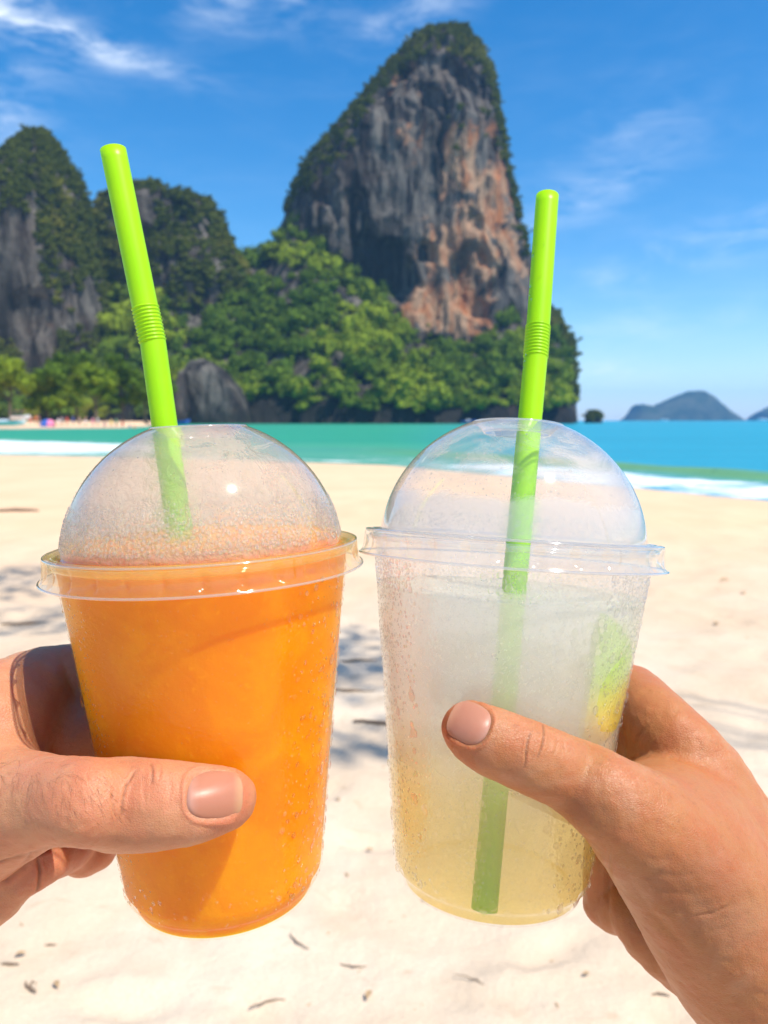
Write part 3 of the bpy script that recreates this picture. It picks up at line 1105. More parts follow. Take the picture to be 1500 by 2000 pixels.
# ---- bathers on the far beach (about 1.7 m tall, some 140 m away)
def person_mesh(pose, hx=0.03):
    b = Body()
    hip, sho = 0.92, 1.42
    sw = {'stand': 0.0, 'walk': 0.22, 'wave': 0.05, 'sit': 0}[pose]
    dz = -0.5 if pose == 'sit' else 0
    b.add([(0, 0, hip + dz, .15), (0, 0, 1.15 + dz, .135), (0, 0, sho - .06 + dz, .16)], .05, .1)
    b.add([(0, 0, sho + dz, .07), (0, 0, 1.52 + dz, .055), (0, -.01, 1.60 + dz, .10), (0, -.01, 1.66 + dz, .095)], .04, .1)
    for s in (-1, 1):
        if pose == 'sit':
            b.add([(.09 * s, 0, .42, .10), (.12 * s, -.42, .44, .075), (.13 * s, -.45, .05, .05), (.13 * s, -.6, .03, .04)], .04, .1)
        else:
            b.add([(.09 * s, 0, .90, .10), (.10 * s, s * sw * .6, .48, .07), (.10 * s, s * sw, .07, .045), (.10 * s, s * sw - .14, .03, .04)], .04, .1)
        if pose == 'wave' and s > 0:
            b.add([(.19, 0, 1.38, .055), (.34, -.05, 1.55, .045), (.36, -.1, 1.85, .035)], .03, .1)
        else:
            b.add([(.19 * s, 0, 1.38 + dz, .055), (.26 * s, -s * sw * .5, 1.12 + dz, .042), (.27 * s, -.1 - s * sw, .86 + dz, .035)], .03, .1)
    V, Fq = b.mesh(hx)
    c = Body()
    if pose == 'sit':
        c.add([(0, 0, .42, .172), (0, 0, .55, .165)], .05, .1)
        for s in (-1, 1): c.add([(.09 * s, 0, .42, .115), (.11 * s, -.25, .44, .10)], .03, .1)
    else:
        c.add([(0, 0, hip - .02, .165), (0, 0, hip + .08, .158)], .05, .1)
        for s in (-1, 1): c.add([(.09 * s, 0, .88, .115), (.095 * s, s * sw * .35, .66, .10)], .03, .1)
    V2, F2 = c.mesh(hx)
    h = Body(); h.add([(0, .015, 1.64 + dz, .103), (0, .02, 1.69 + dz, .098)], .03, .1)
    V3, F3 = h.mesh(hx)
    k = Body(); k.add([(0, 0, 1.02 + dz, .155), (0, 0, 1.2 + dz, .150), (0, 0, 1.36 + dz, .172)], .05, .1)
    V4, F4 = k.mesh(hx)
    return (V, Fq), (V2, F2), (V3, F3), (V4, F4)


PM = {p: person_mesh(p) for p in ('stand', 'walk', 'wave', 'sit')}
SK = [plain('tanned_skin_far', (0.42, 0.22, 0.14), .6), plain('pale_skin_far', (0.62, 0.38, 0.28), .6), plain('brown_skin_far', (0.26, 0.13, 0.08), .6)]
HAIR = [plain('dark_hair', (.02, .015, .012)), plain('brown_hair', (.09, .05, .025))]
CL = {k: plain(k + '_cloth', c, .8) for k, c in dict(red=(.62, .05, .03), blue=(.04, .12, .45), white=(.8, .8, .8), black=(.02, .02, .025), orange=(.75, .22, .04),
      green=(.05, .3, .15), pink=(.7, .2, .35), grey=(.3, .32, .36), yellow=(.75, .55, .08)).items()}
MESHES = {}


def person(px, Y, pose, skin, shorts, top, hair, rz, label):
    g = atY(px, 820, Y)
    X = g[0]
    key = (pose,)
    if key not in MESHES:
        MESHES[key] = True
    root = mesh_np('person', *PM[pose][0], SK[skin])
    root.location = (X, Y, far_z(X, Y) - 0.01)
    root.rotation_euler = (0, 0, rz)
    tag(root, label, 'person', 'bathers on the far beach')
    mesh_np('shorts', *PM[pose][1], CL[shorts], root)
    mesh_np('hair', *PM[pose][2], HAIR[hair], root)
    if top: mesh_np('shirt', *PM[pose][3], CL[top], root)


PEOPLE = [(60, 149, 'stand', 1, 'red', None, 0, .3, 'pale bather in red shorts just right of the white and pink boat'),
          (70, 151, 'walk', 0, 'orange', 'orange', 1, 1.2, 'tanned person in orange shirt left of the beach tent'),
          (76, 150, 'stand', 0, 'black', None, 0, -.4, 'bare-chested bather in black shorts next to the beach tent'),
          (114, 152, 'sit', 1, 'white', 'white', 1, .2, 'person in white sitting right of the beach tent'),
          (121, 150, 'stand', 0, 'grey', 'grey', 0, .9, 'person in grey shirt standing right of the sitting one'),
          (131, 151, 'walk', 0, 'red', 'red', 0, 1.4, 'person in red shirt walking, left part of the row of bathers'),
          (143, 153, 'stand', 2, 'blue', 'blue', 0, -.6, 'person in blue shirt in the row of bathers'),
          (155, 150, 'stand', 1, 'black', None, 1, .1, 'pale bather in black shorts right of the one in blue shirt'),
          (167, 152, 'wave', 0, 'white', None, 0, .4, 'bather in white shorts with one arm raised'),
          (181, 151, 'stand', 1, 'pink', 'pink', 1, 0, 'person in pink shirt in the middle of the row'),
          (191, 153, 'walk', 0, 'grey', 'white', 0, -1.2, 'person in white shirt and grey shorts walking beside the one in pink'),
          (204, 151, 'sit', 0, 'blue', None, 1, .5, 'bather in blue shorts sitting on the sand'),
          (217, 150, 'stand', 1, 'yellow', 'yellow', 1, .2, 'person in yellow shirt, third from the right end of the row'),
          (227, 153, 'stand', 2, 'green', 'green', 0, -.3, 'person in green shirt left of the one in red near the end of the row'),
          (239, 150, 'walk', 0, 'red', 'red', 0, .9, 'person in red shirt, second from the right end of the row'),
          (253, 152, 'stand', 1, 'grey', 'grey', 1, .4, 'person in grey shirt behind the rightmost bather'),
          (262, 150, 'stand', 0, 'orange', 'orange', 0, -.2, 'rightmost bather of the row, in orange shirt')]
for a in PEOPLE: person(*a)


# ---- boats and beach tent
def hull(name, L, Wd, Hh, material, parent, bow=0.35, flare=0.7):
    n, m = 28, 9
    V = []
    for i in range(n):
        t = i / (n - 1)
        x = -L / 2 + L * t
        w = Wd / 2 * (1 - max(0, (t - (1 - bow)) / bow) ** 2.0) * (0.9 + 0.1 * min(1, t * 4))
        keel = Hh * 0.12 + Hh * 0.55 * max(0, (t - .7) / .3) ** 2
        sheer = Hh * (1 + 0.35 * t ** 3)
        for j in range(m):
            a = j / (m - 1) * 2 - 1
            z = keel + (sheer - keel) * abs(a) ** 2.2
            V.append((x, w * math.copysign(abs(a) ** flare, a), z))
    I = (np.arange(n - 1)[:, None] * m + np.arange(m - 1)).ravel()
    Fc = [np.stack([I, I + 1, I + m + 1, I + m], 1)]
    Fc2 = []
    for j in range(m // 2):
        Fc2.append((j, m - 1 - j, m - 2 - j, j + 1))
    V = np.array(V)
    o = mesh_np(name, V, Fc + [np.array(Fc2)], material, parent)
    # deck
    D = []
    for i in range(n):
        a = V[i * m]; b = V[i * m + m - 1]
        D += [(a[0], a[1] * .96, a[2] - .07 * Hh), (b[0], b[1] * .96, b[2] - .07 * Hh)]
    I = np.arange(n - 1) * 2
    mesh_np('deck', D, np.stack([I, I + 2, I + 3, I + 1], 1), CL['grey'], parent)
    return o


def box(name, c, s, material, parent, bev=0.03):
    bm = bmesh.new()
    bmesh.ops.create_cube(bm, size=1)
    for v in bm.verts:
        v.co = Vector((c[0] + v.co.x * s[0], c[1] + v.co.y * s[1], c[2] + v.co.z * s[2]))
    bmesh.ops.bevel(bm, geom=bm.edges[:], offset=bev, segments=2, affect='EDGES')
    me = bpy.data.meshes.new(name); bm.to_mesh(me); bm.free()
    me.materials.append(material)
    o = bpy.data.objects.new(name, me); COL.objects.link(o)
    if parent: o.parent = parent
    return o


WHITE = plain('white_gelcoat', (.8, .82, .84), .25)
GLASSD = plain('dark_glass', (.03, .05, .06), .1)


def boat(px, py, Y, rz, L, Wd, H, mat_, label, cabin=True, canopy=None):
    g = atY(px, py, Y)
    root = empty('boat', (g[0], Y, g[2]))
    root.rotation_euler = (0, 0, rz)
    tag(root, label, 'boat')
    hull('hull', L, Wd, H, mat_, root)
    if cabin:
        box('cabin', (-L * .02, 0, H * 1.15), (L * .3, Wd * .6, H * .6), WHITE, root, .06)
        box('windscreen', (L * .135, 0, H * 1.22), (.05, Wd * .5, H * .3), GLASSD, root, .01)
        box('outboard_motor', (-L * .53, 0, H * .7), (L * .06, .3, H * .9), CL['black'], root, .05)
    if canopy:
        box('canopy', (-L * .05, 0, H * 2.2), (L * .5, Wd * .95, .06), canopy, root, .02)
        for sx in (-1, 1):
            for sy in (-1, 1):
                V, Fs = tube([(L * (.18 * sx - .05), Wd * .38 * sy, H * .8), (L * (.18 * sx - .05), Wd * .38 * sy, H * 2.2)], [.03, .03], 6)
                mesh_np('canopy_post', V, Fs, CL['grey'], root)


boat(8, 833, 118, 0.12, 6.4, 2.1, .75, WHITE, 'white motor boat floating at the left edge of the photo')
boat(41, 821, 146, -0.1, 3.6, 1.4, .8, WHITE, 'small white boat with pink canopy pulled up on the far beach', False, CL['pink'])
boat(352, 830.5, 132, 0.0, 3.4, 1.3, .75, CL['blue'], 'blue boat on the water right beside the left straw', False)
boat(915, 826.3, 330, 0.1, 6.5, 2.2, 1.0, CL['blue'], 'small dark blue boat before the cliff left of the right straw', True)
boat(1297, 822.6, 1100, 0.1, 14, 4.5, 2.2, CL['white'], 'tiny white boat far out in front of the hazy island', True, CL['red'])
boat(1490, 822.4, 1300, 0.1, 24, 7, 3.2, WHITE, 'tiny white ship at the right edge under the second island', True)

gt = atY(93, 823, 146)
tent = empty('beach_tent', (gt[0], 146, far_z(gt[0], 146) - .02))
tag(tent, 'low blue and pink beach tent between the bathers', 'tent')
for nm, x0, x1, mt in (('tent_half', -1.4, 0.25, CL['blue']), ('tent_half', 0.25, 1.25, CL['pink'])):
    V, Q = [], []
    for i in range(9):
        x = x0 + (x1 - x0) * i / 8
        for j in range(11):
            a = PI * j / 10
            sc_ = math.sqrt(max(0.02, 1 - (x / 1.5) ** 2))
            V.append((x, 0.9 * math.cos(a) * sc_, 1.35 * math.sin(a) * sc_ ** .7))
    I = (np.arange(8)[:, None] * 11 + np.arange(10)).ravel()
    mesh_np(nm, V, np.stack([I, I + 1, I + 12, I + 11], 1), mt, tent)

# ================================================================= THE TWO DRINKS
# profile measured from the photo (metres, z = 0 at the lid plane)
R_FL, Z_SK, R_DOME, Z_TOP, R_TOP = 0.04964, 0.00787, 0.04427, 0.03688, 0.0155
R_B1, R_B2, HC, R_FT, R_SK, QD = 0.0455, 0.0318, 0.1174, 0.0299, 0.051, 0.826


def cup_r(zl):
    """outer radius of the cup wall at height zl (negative, lid plane = 0)"""
    t = (-zl - Z_SK) / (HC - Z_SK)
    return R_B1 + (R_B2 - R_B1) * t


def cup_matrix(C, ax2):
    ax = Vector((ax2[0], ax2[1], 1)).normalized()
    e1 = (Vector((1, 0, 0)) - ax * ax.x).normalized()
    e2 = ax.cross(e1)
    # C is the lid-plane centre relative to the eye
    base = Vector(C) + Vector(EYE) - ax * HC
    M = Matrix((e1, e2, ax)).transposed().to_4x4()
    M.translation = base
    return M


ML = cup_matrix((-0.05838, 0.24848, -0.04037), (-0.04014, 0.03427))
MR = cup_matrix((0.04306, 0.25832, -0.03932), (0.06293, 0.1232))
MLn, MRn = np.array(ML), np.array(MR)


def to_local(Mn, P):
    R = Mn[:3, :3]; T = Mn[:3, 3]
    return (np.asarray(P) - T) @ R


def front_depth(Mn, px, py, extra=0.0, back=False):
    """forward distance at which the ray through (px,py) meets the cup wall"""
    ts = np.linspace(0.14, 0.36, 900)
    P = EYE + ray(px, py) * ts[:, None]
    L = to_local(Mn, P)
    ins = (np.hypot(L[:, 0], L[:, 1]) < cup_r(L[:, 2] - HC) + extra) & (L[:, 2] > -0.001)
    if not ins.any(): return None
    i = np.nonzero(ins)[0]
    return ts[i[-1] if back else i[0]]


# ---- materials
def smoothie_mat():
    m, nt = new_mat('mango_smoothie')
    o = nt.n('ShaderNodeTexCoord').outputs['Object']
    n1 = nt.noise(o, 38, 5, 0.6, 0.5)
    n2 = nt.noise(o, 420, 3, 0.6)
    c = nt.mix(nt.smooth(n1, 0.35, 0.7), (0.80, 0.225, 0.0), (0.88, 0.31, 0.0))
    c = nt.mix(nt.smooth(n2, 0.6, 0.75, 0, 0.35), c, (0.93, 0.42, 0.004))
    b = nt.n('ShaderNodeBsdfPrincipled', None, Base_Color=c, Roughness=0.6)
    b.inputs['Subsurface Weight'].default_value = 1.0
    b.inputs['Subsurface Radius'].default_value = (1.0, 0.36, 0.02)
    b.inputs['Subsurface Scale'].default_value = 0.019
    b.inputs['Specular IOR Level'].default_value = 0.12
    nt.set(b.inputs['Normal'], nt.bump(nt.math('ADD', n2, n1), 0.3, 0.0006))
    out(nt, b)
    return m


def lemonade_mat():
    m, nt = new_mat('iced_lemonade')
    o = nt.n('ShaderNodeTexCoord').outputs['Object']
    z = nt.n('ShaderNodeSeparateXYZ', None, Vector=o).outputs[2]
    n = nt.noise(o, 45, 4, 0.6, 0.6)
    zz = nt.math('ADD', z, nt.math('MULTIPLY', nt.math('SUBTRACT', n, 0.5), 0.014))
    up = nt.smooth(zz, 0.030, 0.066)
    col = nt.mix(up, (1.0, 0.68, 0.15), (1.0, 0.94, 0.78))
    n2 = nt.noise(nt.scaled(o, (1, 1, .6)), 90, 5, 0.65, 0.8)
    col = nt.mix(nt.smooth(n2, 0.45, 0.8, 0, 0.35), col, (0.97, 0.96, 0.93))
    milky = nt.mixs(0.5, nt.n('ShaderNodeBsdfDiffuse', None, Color=col), nt.n('ShaderNodeBsdfTranslucent', None, Color=col))
    tr = nt.n('ShaderNodeBsdfTransparent', None, Color=nt.mix(up, (1.0, 0.92, 0.60), (1, 1, 0.97)))
    rf = nt.n('ShaderNodeBsdfRefraction', None, Color=(1, 1, 0.98), Roughness=0.75, IOR=1.10)
    clear = nt.mixs(nt.math('MULTIPLY', up, 0.30), tr, rf)
    yy = nt.n('ShaderNodeSeparateXYZ', None, Vector=o).outputs[1]
    backf = nt.smooth(yy, -0.008, 0.008)        # the ice packs towards the far side of the cup
    f = nt.math('ADD', nt.math('MULTIPLY', up, 0.20), 0.13)
    f = nt.math('ADD', f, nt.math('MULTIPLY', nt.math('SUBTRACT', n2, 0.5), 0.25), clamp=True)
    vol = nt.n('ShaderNodeVolumeScatter', None, Color=(1.0, 0.955, 0.75), Density=24.0, Anisotropy=0.0)
    nt.n('ShaderNodeOutputMaterial', None, Surface=nt.mixs(f, clear, milky), Volume=vol)
    return m


def water_mat(name='water_drop'):
    m, nt = new_mat(name)
    gl = nt.n('ShaderNodeBsdfGlass', None, Color=(1, 1, 1), Roughness=0.0, IOR=1.33)
    tr = nt.n('ShaderNodeBsdfTransparent', None, Color=(1, 1, 1))
    out(nt, nt.mixs(0.66, gl, tr))
    return m


WATER = water_mat()


def bead_mat(name, white, gloss):
    m, nt = new_mat(name)
    tr = nt.n('ShaderNodeBsdfTransparent', None, Color=(1, 1, 1))
    df = nt.mixs(0.5, nt.n('ShaderNodeBsdfDiffuse', None, Color=(.97, .93, .78)), nt.n('ShaderNodeBsdfTranslucent', None, Color=(.97, .93, .78)))
    rf = nt.n('ShaderNodeBsdfRefraction', None, Color=(1, 1, 1), Roughness=0.02, IOR=1.2)
    gl = nt.n('ShaderNodeBsdfGlossy', None, Color=(1, 1, 1), Roughness=0.04)
    b = nt.mixs(white, tr, df)
    b = nt.mixs(0.28, b, rf)
    out(nt, nt.mixs(nt.math('MULTIPLY', rim(nt, 0.06), gloss), b, gl))
    return m


BEAD = bead_mat('condensation_bead', 0.17, 0.5)
FINE = bead_mat('fine_condensation', 0.05, 0.45)


def fog_left(nt, o, base):
    z = nt.math('SUBTRACT', nt.n('ShaderNodeSeparateXYZ', None, Vector=o).outputs[2], HC)
    x = nt.n('ShaderNodeSeparateXYZ', None, Vector=o).outputs[0]
    n = nt.noise(o, 70, 6, 0.65, 1.2)
    patch = nt.smooth(nt.math('ADD', nt.math('ADD', nt.math('MULTIPLY', n, 0.9), nt.math('MULTIPLY', x, 9.0)), nt.math('MULTIPLY', z, 9.0)), 0.84, 0.90)
    low = nt.smooth(z, 0.006, 0.022, 0.80, 0.52)
    f = nt.math('MULTIPLY', low, nt.math('SUBTRACT', 1.0, nt.math('MULTIPLY', patch, 0.55)))
    h = nt.math('ADD', nt.noise(o, 260, 5, 0.6, 0.5), nt.math('MULTIPLY', nt.noise(nt.scaled(o, (1, 1, .4)), 90, 4, 0.6, 1.0), 0.9))
    nrm = nt.bump(h, 1.0, 0.0022)
    rf = nt.n('ShaderNodeBsdfRefraction', None, Color=(0.95, 0.96, 0.93), Roughness=0.55, IOR=1.14, Normal=nrm)
    fogc = (0.96, 0.94, 0.78)
    df = nt.mixs(0.5, nt.n('ShaderNodeBsdfDiffuse', None, Color=fogc, Normal=nrm), nt.n('ShaderNodeBsdfTranslucent', None, Color=fogc))
    fg = nt.mixs(0.40, rf, df)
    return nt.mixs(f, base, fg)


def fog_right(nt, o, base):
    z = nt.math('SUBTRACT', nt.n('ShaderNodeSeparateXYZ', None, Vector=o).outputs[2], HC)
    x = nt.n('ShaderNodeSeparateXYZ', None, Vector=o).outputs[0]
    n = nt.noise(nt.scaled(o, (1, 1, 2.2)), 60, 5, 0.6, 0.8)
    low = nt.smooth(nt.math('ADD', z, nt.math('MULTIPLY', nt.math('SUBTRACT', n, 0.5), 0.012)), 0.0105, 0.0145, 0.66, 0.0)
    side = nt.smooth(nt.math('ADD', x, nt.math('MULTIPLY', nt.math('SUBTRACT', n, 0.5), 0.03)), 0.004, 0.020, 0.0, 0.34)
    band = nt.math('MULTIPLY', nt.smooth(n, 0.42, 0.62), nt.smooth(z, 0.016, 0.022, 0, 0.30))
    f = nt.math('ADD', nt.math('MAXIMUM', low, side), band, clamp=True)
    h = nt.noise(o, 300, 4, 0.6)
    nrm = nt.bump(h, 0.6, 0.0008)
    rf = nt.n('ShaderNodeBsdfRefraction', None, Color=(0.96, 0.97, 0.97), Roughness=0.6, IOR=1.12, Normal=nrm)
    fogc = (0.92, 0.93, 0.95)
    df = nt.mixs(0.5, nt.n('ShaderNodeBsdfDiffuse', None, Color=fogc), nt.n('ShaderNodeBsdfTranslucent', None, Color=fogc))
    return nt.mixs(f, base, nt.mixs(0.42, rf, df))


def fog_wall(nt, o, base):
    z = nt.math('SUBTRACT', nt.n('ShaderNodeSeparateXYZ', None, Vector=o).outputs[2], HC)
    n = nt.noise(o, 80, 5, 0.6)
    f = nt.math('MULTIPLY', nt.smooth(n, 0.3, 0.7, 0.10, 0.26), nt.smooth(z, -0.075, -0.03, 0.12, 1.0))
    fogc = (0.95, 0.95, 0.93)
    df = nt.mixs(0.45, nt.n('ShaderNodeBsdfDiffuse', None, Color=fogc), nt.n('ShaderNodeBsdfTranslucent', None, Color=fogc))
    rf = nt.n('ShaderNodeBsdfRefraction', None, Color=(0.97, 0.97, 0.97), Roughness=0.5, IOR=1.08)
    return nt.mixs(f, base, nt.mixs(0.75, rf, df))


CLEAR = plastic_mat('clear_plastic', bump_s=0.0, base_haze=0.05)
CLEAR_L = plastic_mat('juice_glow_plastic', haze_col=(1.0, 0.78, 0.20), bump_s=0.0, base_haze=0.28, spec=0.8, tint=(1, .97, .88))  # orange glow of the smoothie through the lid, painted as haze colour and tint
RIMCLEAR = plastic_mat('clear_plastic_rim', bump_s=0.0, base_haze=0.30, spec=1.3)
WALL_L = plastic_mat('wet_plastic_wall', bump_s=0.35, base_haze=0.0, spec=0.35, tint=(1, 0.99, 0.95))
WALL_R = plastic_mat('misted_plastic_wall', fog_wall, bump_s=0.4, base_haze=0.05)
DOME_L = plastic_mat('fogged_dome_plastic', fog_left, bump_s=0.0, base_haze=0.07, spec=1.0)
DOME_R = plastic_mat('half_fogged_dome_plastic', fog_right, bump_s=0.0, base_haze=0.07, spec=1.0)


def drop_template(n=9):
    V, Fc = [], []
    rings = [0.0, 0.42, 0.85, 1.2]
    for a in rings:
        for k in range(n):
            p = 2 * PI * k / n
            V.append((math.cos(a) * math.cos(p), math.cos(a) * math.sin(p), math.sin(a)))
    V.append((0, 0, 1)); top = len(V) - 1
    T = []
    for i in range(len(rings) - 1):
        for k in range(n):
            k2 = (k + 1) % n
            Fc.append((i * n + k, i * n + k2, (i + 1) * n + k2, (i + 1) * n + k))
    for k in range(n):
        T.append(((len(rings) - 1) * n + k, (len(rings) - 1) * n + (k + 1) % n, top))
    b0 = len(V)
    for k in range(n):
        p = 2 * PI * k / n
        V.append((math.cos(p), math.sin(p), 0))
    V.append((0, 0, 0)); c = len(V) - 1
    for k in range(n):
        T.append((b0 + (k + 1) % n, b0 + k, c))
    return np.array(V), np.array(Fc), np.array(T)


DT = drop_template()


def drops(name, pts, parent, material=None, seed=0):
    """pts: (pos, normal, r, flat, elong) in the cup's own frame -> one droplet mesh"""
    r = np.random.default_rng(seed)
    V0, Q0, T0 = DT
    n = len(pts)
    pos = np.array([p[0] for p in pts]); nr = np.array([p[1] for p in pts], float)
    nr /= np.linalg.norm(nr, axis=1, keepdims=True)
    rad = np.array([p[2] for p in pts]); fl = np.array([p[3] for p in pts]); elg = np.array([p[4] for p in pts])
    upv = np.array([0, 0, 1.0])
    t = np.cross(upv, nr); t /= np.linalg.norm(t, axis=1, keepdims=True) + 1e-9
    b = np.cross(nr, t)
    ph = r.uniform(0, 6.28, (n, 1)); am = r.uniform(0.02, 0.14, (n, 1)); k3 = r.integers(2, 4, (n, 1))
    th = np.arctan2(V0[:, 1], V0[:, 0])[None]
    wob = 1 + am * np.cos(k3 * th + ph)
    A = (V0[None, :, 0] * wob)[..., None] * t[:, None] * rad[:, None, None]
    Bv = (V0[None, :, 1] * wob * elg[:, None])[..., None] * b[:, None] * rad[:, None, None]
    Cv = V0[None, :, 2, None] * nr[:, None] * (rad * fl)[:, None, None]
    W = pos[:, None] + A + Bv + Cv
    off = (np.arange(n) * len(V0))[:, None, None]
    o = mesh_np(name, W.reshape(-1, 3), [(Q0[None] + off).reshape(-1, 4), (T0[None] + off).reshape(-1, 3)], material or WATER, parent)
    o['kind'] = 'stuff'
    return o


def wall_pt(phi, zl, off=0.00012):
    r = cup_r(zl) + off
    slope = (R_B1 - R_B2) / (HC - Z_SK)
    return (r * math.cos(phi), r * math.sin(phi), zl + HC), (math.cos(phi), math.sin(phi), -slope)


def dome_rz(t):
    zc = -0.0049
    R = math.hypot(R_DOME, zc)
    a0 = math.asin(-zc / R); a1 = math.atan2(Z_TOP - zc, R_TOP)
    a = a0 + (a1 - a0) * t
    return R * math.cos(a), zc + R * math.sin(a)


def dome_pt(phi, t, off):
    r, z = dome_rz(t); r2, z2 = dome_rz(min(1, t + .02)); r1, z1 = dome_rz(max(0, t - .02))
    dr, dz = r2 - r1, z2 - z1
    L = math.hypot(dr, dz)
    nr_, nz_ = dz / L, -dr / L
    return ((r + nr_ * off) * math.cos(phi), (r + nr_ * off) * math.sin(phi), z + nz_ * off + HC), (nr_ * math.cos(phi), nr_ * math.sin(phi), nz_)


def make_cup(M, label, wall_m, dome_m, lid_m):
    root = empty('plastic_cup', mat=M)
    tag(root, label, 'cup', 'clear plastic cups with dome lids')
    # cup wall with a stepped foot and a raised underside
    pr = [(R_B1 + .0012, HC - 0.0016), (R_B1 + .0012, HC - 0.0026), (cup_r(-.0035), HC - .0035)]
    pr += [(cup_r(-z), HC - z) for z in np.linspace(.005, HC - .0062, 60)]
    pr += [(R_B2 + .00025, .0056), (R_B2 - .0004, .0048), (R_FT + .0006, .0040), (R_FT + .0003, .0022), (R_FT - .0002, .0007), (R_FT - .0012, 0.0),
           (R_FT - .0022, .0007), (R_FT - .0030, .0026), (R_FT - .010, .0032), (0.0004, .0034)]
    V, Fq = lathe(pr, 128)
    wall = mesh_np('cup_wall', V, Fq, wall_m, root)
    # lid
    dome = [dome_rz(t) for t in np.linspace(0, 1, 40)]
    pr = [(R_DOME, 0.0)] + [(r, z + .0012) for r, z in dome]
    pr += [(R_TOP - .0006, Z_TOP + .0015), (R_TOP - .0014, Z_TOP + .0012), (R_TOP - .0040, Z_TOP - .0015), (R_TOP - .0044, Z_TOP - .0018)]
    V, Fq = lathe([(r, z + HC) for r, z in pr], 128)
    d = mesh_np('dome_lid', V, Fq, dome_m, root)
    # rounded bead of the drinking hole
    def ring(name, R, z, r, mt, wob=None):
        V, Fq = lathe([(R + r * math.cos(a), z + r * math.sin(a)) for a in np.linspace(0, 2 * PI, 9)], 128, wob)
        return mesh_np(name, V, Fq, mt, d)
    ring('hole_edge', R_TOP - .0044, HC + Z_TOP - .0018, .00030, RIMCLEAR)
    ring('top_edge', R_TOP - .0004, HC + Z_TOP + .0013, .00036, RIMCLEAR)
    V, Fq = lathe([(R_TOP - .0014, HC + Z_TOP + .00135), (R_TOP - .0041, HC + Z_TOP - .00135)], 96)
    mesh_np('hole_bevel', V, Fq, RIMCLEAR, d)
    # flange: shallow groove, shoulder, skirt with pressed notches, flared bead
    pr = [(R_DOME, 0.0), (R_DOME + .0005, -.0004), (R_DOME + .0016, -.0006), (R_DOME + .0026, .0003), (R_FL - .0012, .0005), (R_FL - .0003, .0001),
          (R_FL, -.0008), (R_FL, -.0024), (R_FL + .0001, -.0040), (R_FL + .0002, -.0056), (R_FL + .0005, -.0066), (R_SK - .0003, -.0074), (R_SK, -Z_SK)]
    nn = 30

    def wob(a, i):
        if i < 7 or i > 10: return 1
        ph_ = (a * nn / (2 * PI)) % 1
        k = max(0, 1 - abs(ph_ - .5) / .17)
        return 1 - .030 * k * [0.55, 1, .75, .35][i - 7]
    V, Fq = lathe([(r, z + HC) for r, z in pr], 480, wob)
    mesh_np('lid_flange', V, Fq, lid_m, d)
    ring('skirt_bead', R_SK, HC - Z_SK, .00042, RIMCLEAR)
    ring('rim_bead', R_FL - .0004, HC - .0001, .00035, RIMCLEAR)
    ring('cup_rolled_rim', R_B1 + .0016, HC - .0022, .0011, lid_m)
    return root, wall, d


cupL, wallL, domeL = make_cup(ML, 'clear cup of orange mango smoothie with a steamed-up dome lid, held in the left hand', WALL_L, DOME_L, CLEAR_L)
cupR, wallR, domeR = make_cup(MR, 'misted clear cup of pale lemonade with a half clear dome lid, in the right hand', WALL_R, DOME_R, CLEAR)

# ---- drinks (solid bodies of liquid inside the cups)
def drink(M, name, label, material, top, gap=0.0003, bulge=0.0):
    pr = [(0.0005, .0040), (R_FT - .009, .0038), (R_FT - .0034, .0032), (R_FT - .0018, .0009), (R_FT - .0010, .0009), (R_FT - .0004, .0024), (R_FT - .0001, .0042), (R_B2 - .0012, .0052), (cup_r(-HC + .008) - gap, .008)]
    pr += [(cup_r(z) - gap, z + HC) for z in np.linspace(-HC + .010, min(top, -.002) - .0008, 60)]
    rt = cup_r(min(top, -.003)) - gap
    if top > 0:
        pr += [(R_DOME - .0012, HC + .0002), (R_DOME - .0012, HC + top - .001)]
        rt = R_DOME - .0012
    pr += [(rt - .0006, HC + top), (rt * .7, HC + top - .0006 + bulge * .5), (rt * .35, HC + top - .0004 + bulge * .9), (0.0005, HC + top + bulge)]
    V, Fq = lathe(pr, 128)
    o = mesh_np(name, V, Fq, material)
    o.matrix_world = M
    tag(o, label, 'drink')
    return o


drink(ML, 'smoothie', 'thick opaque orange mango smoothie filling the left cup to the brim', smoothie_mat(), 0.0022, bulge=0.002)
drink(MR, 'lemonade', 'cloudy pale yellow lemonade with crushed ice filling the right cup', lemonade_mat(), -0.0175)
m_, nt_ = new_mat('meniscus')
out(nt_, nt_.mixs(0.5, nt_.n('ShaderNodeBsdfTransparent'), nt_.n('ShaderNodeBsdfGlossy', None, Color=(.8, .62, .35), Roughness=.2)))


# ---- condensation
def cond_wall(root, n_rand, seed, zones, name='condensation'):
    r = np.random.default_rng(seed)
    pts = []
    occ = {}

    def free(phi, z, rad):
        x = phi * 0.04; key = (int(x / .0022), int(z / .0022))
        for i in (-1, 0, 1):
            for j in (-1, 0, 1):
                for (x2, z2, r2) in occ.get((key[0] + i, key[1] + j), ()):
                    if (x - x2) ** 2 + (z - z2) ** 2 < ((rad + r2) * .92) ** 2: return False
        occ.setdefault(key, []).append((x, z, rad))
        return True
    for (zlo, zhi, plo, phi_hi, rlo, rhi, count, flat) in zones:
        for i in range(count):
            phi = r.uniform(plo, phi_hi); z = r.uniform(zlo, zhi)
            rad = rlo + (rhi - rlo) * r.random() ** 2.2
            if not free(phi, z, rad): continue
            p, nn = wall_pt(phi, z)
            pts.append((p, nn, rad, flat * r.uniform(.8, 1.2), r.uniform(1.0, 1.35)))
    small = [p for p in pts if p[2] < .00046]
    large = [p for p in pts if p[2] >= .00046]
    if large: drops('large_water_drops', large, root, WATER, seed=seed + 1)
    return drops(name, small, root, FINE, seed=seed)


RAD = math.radians
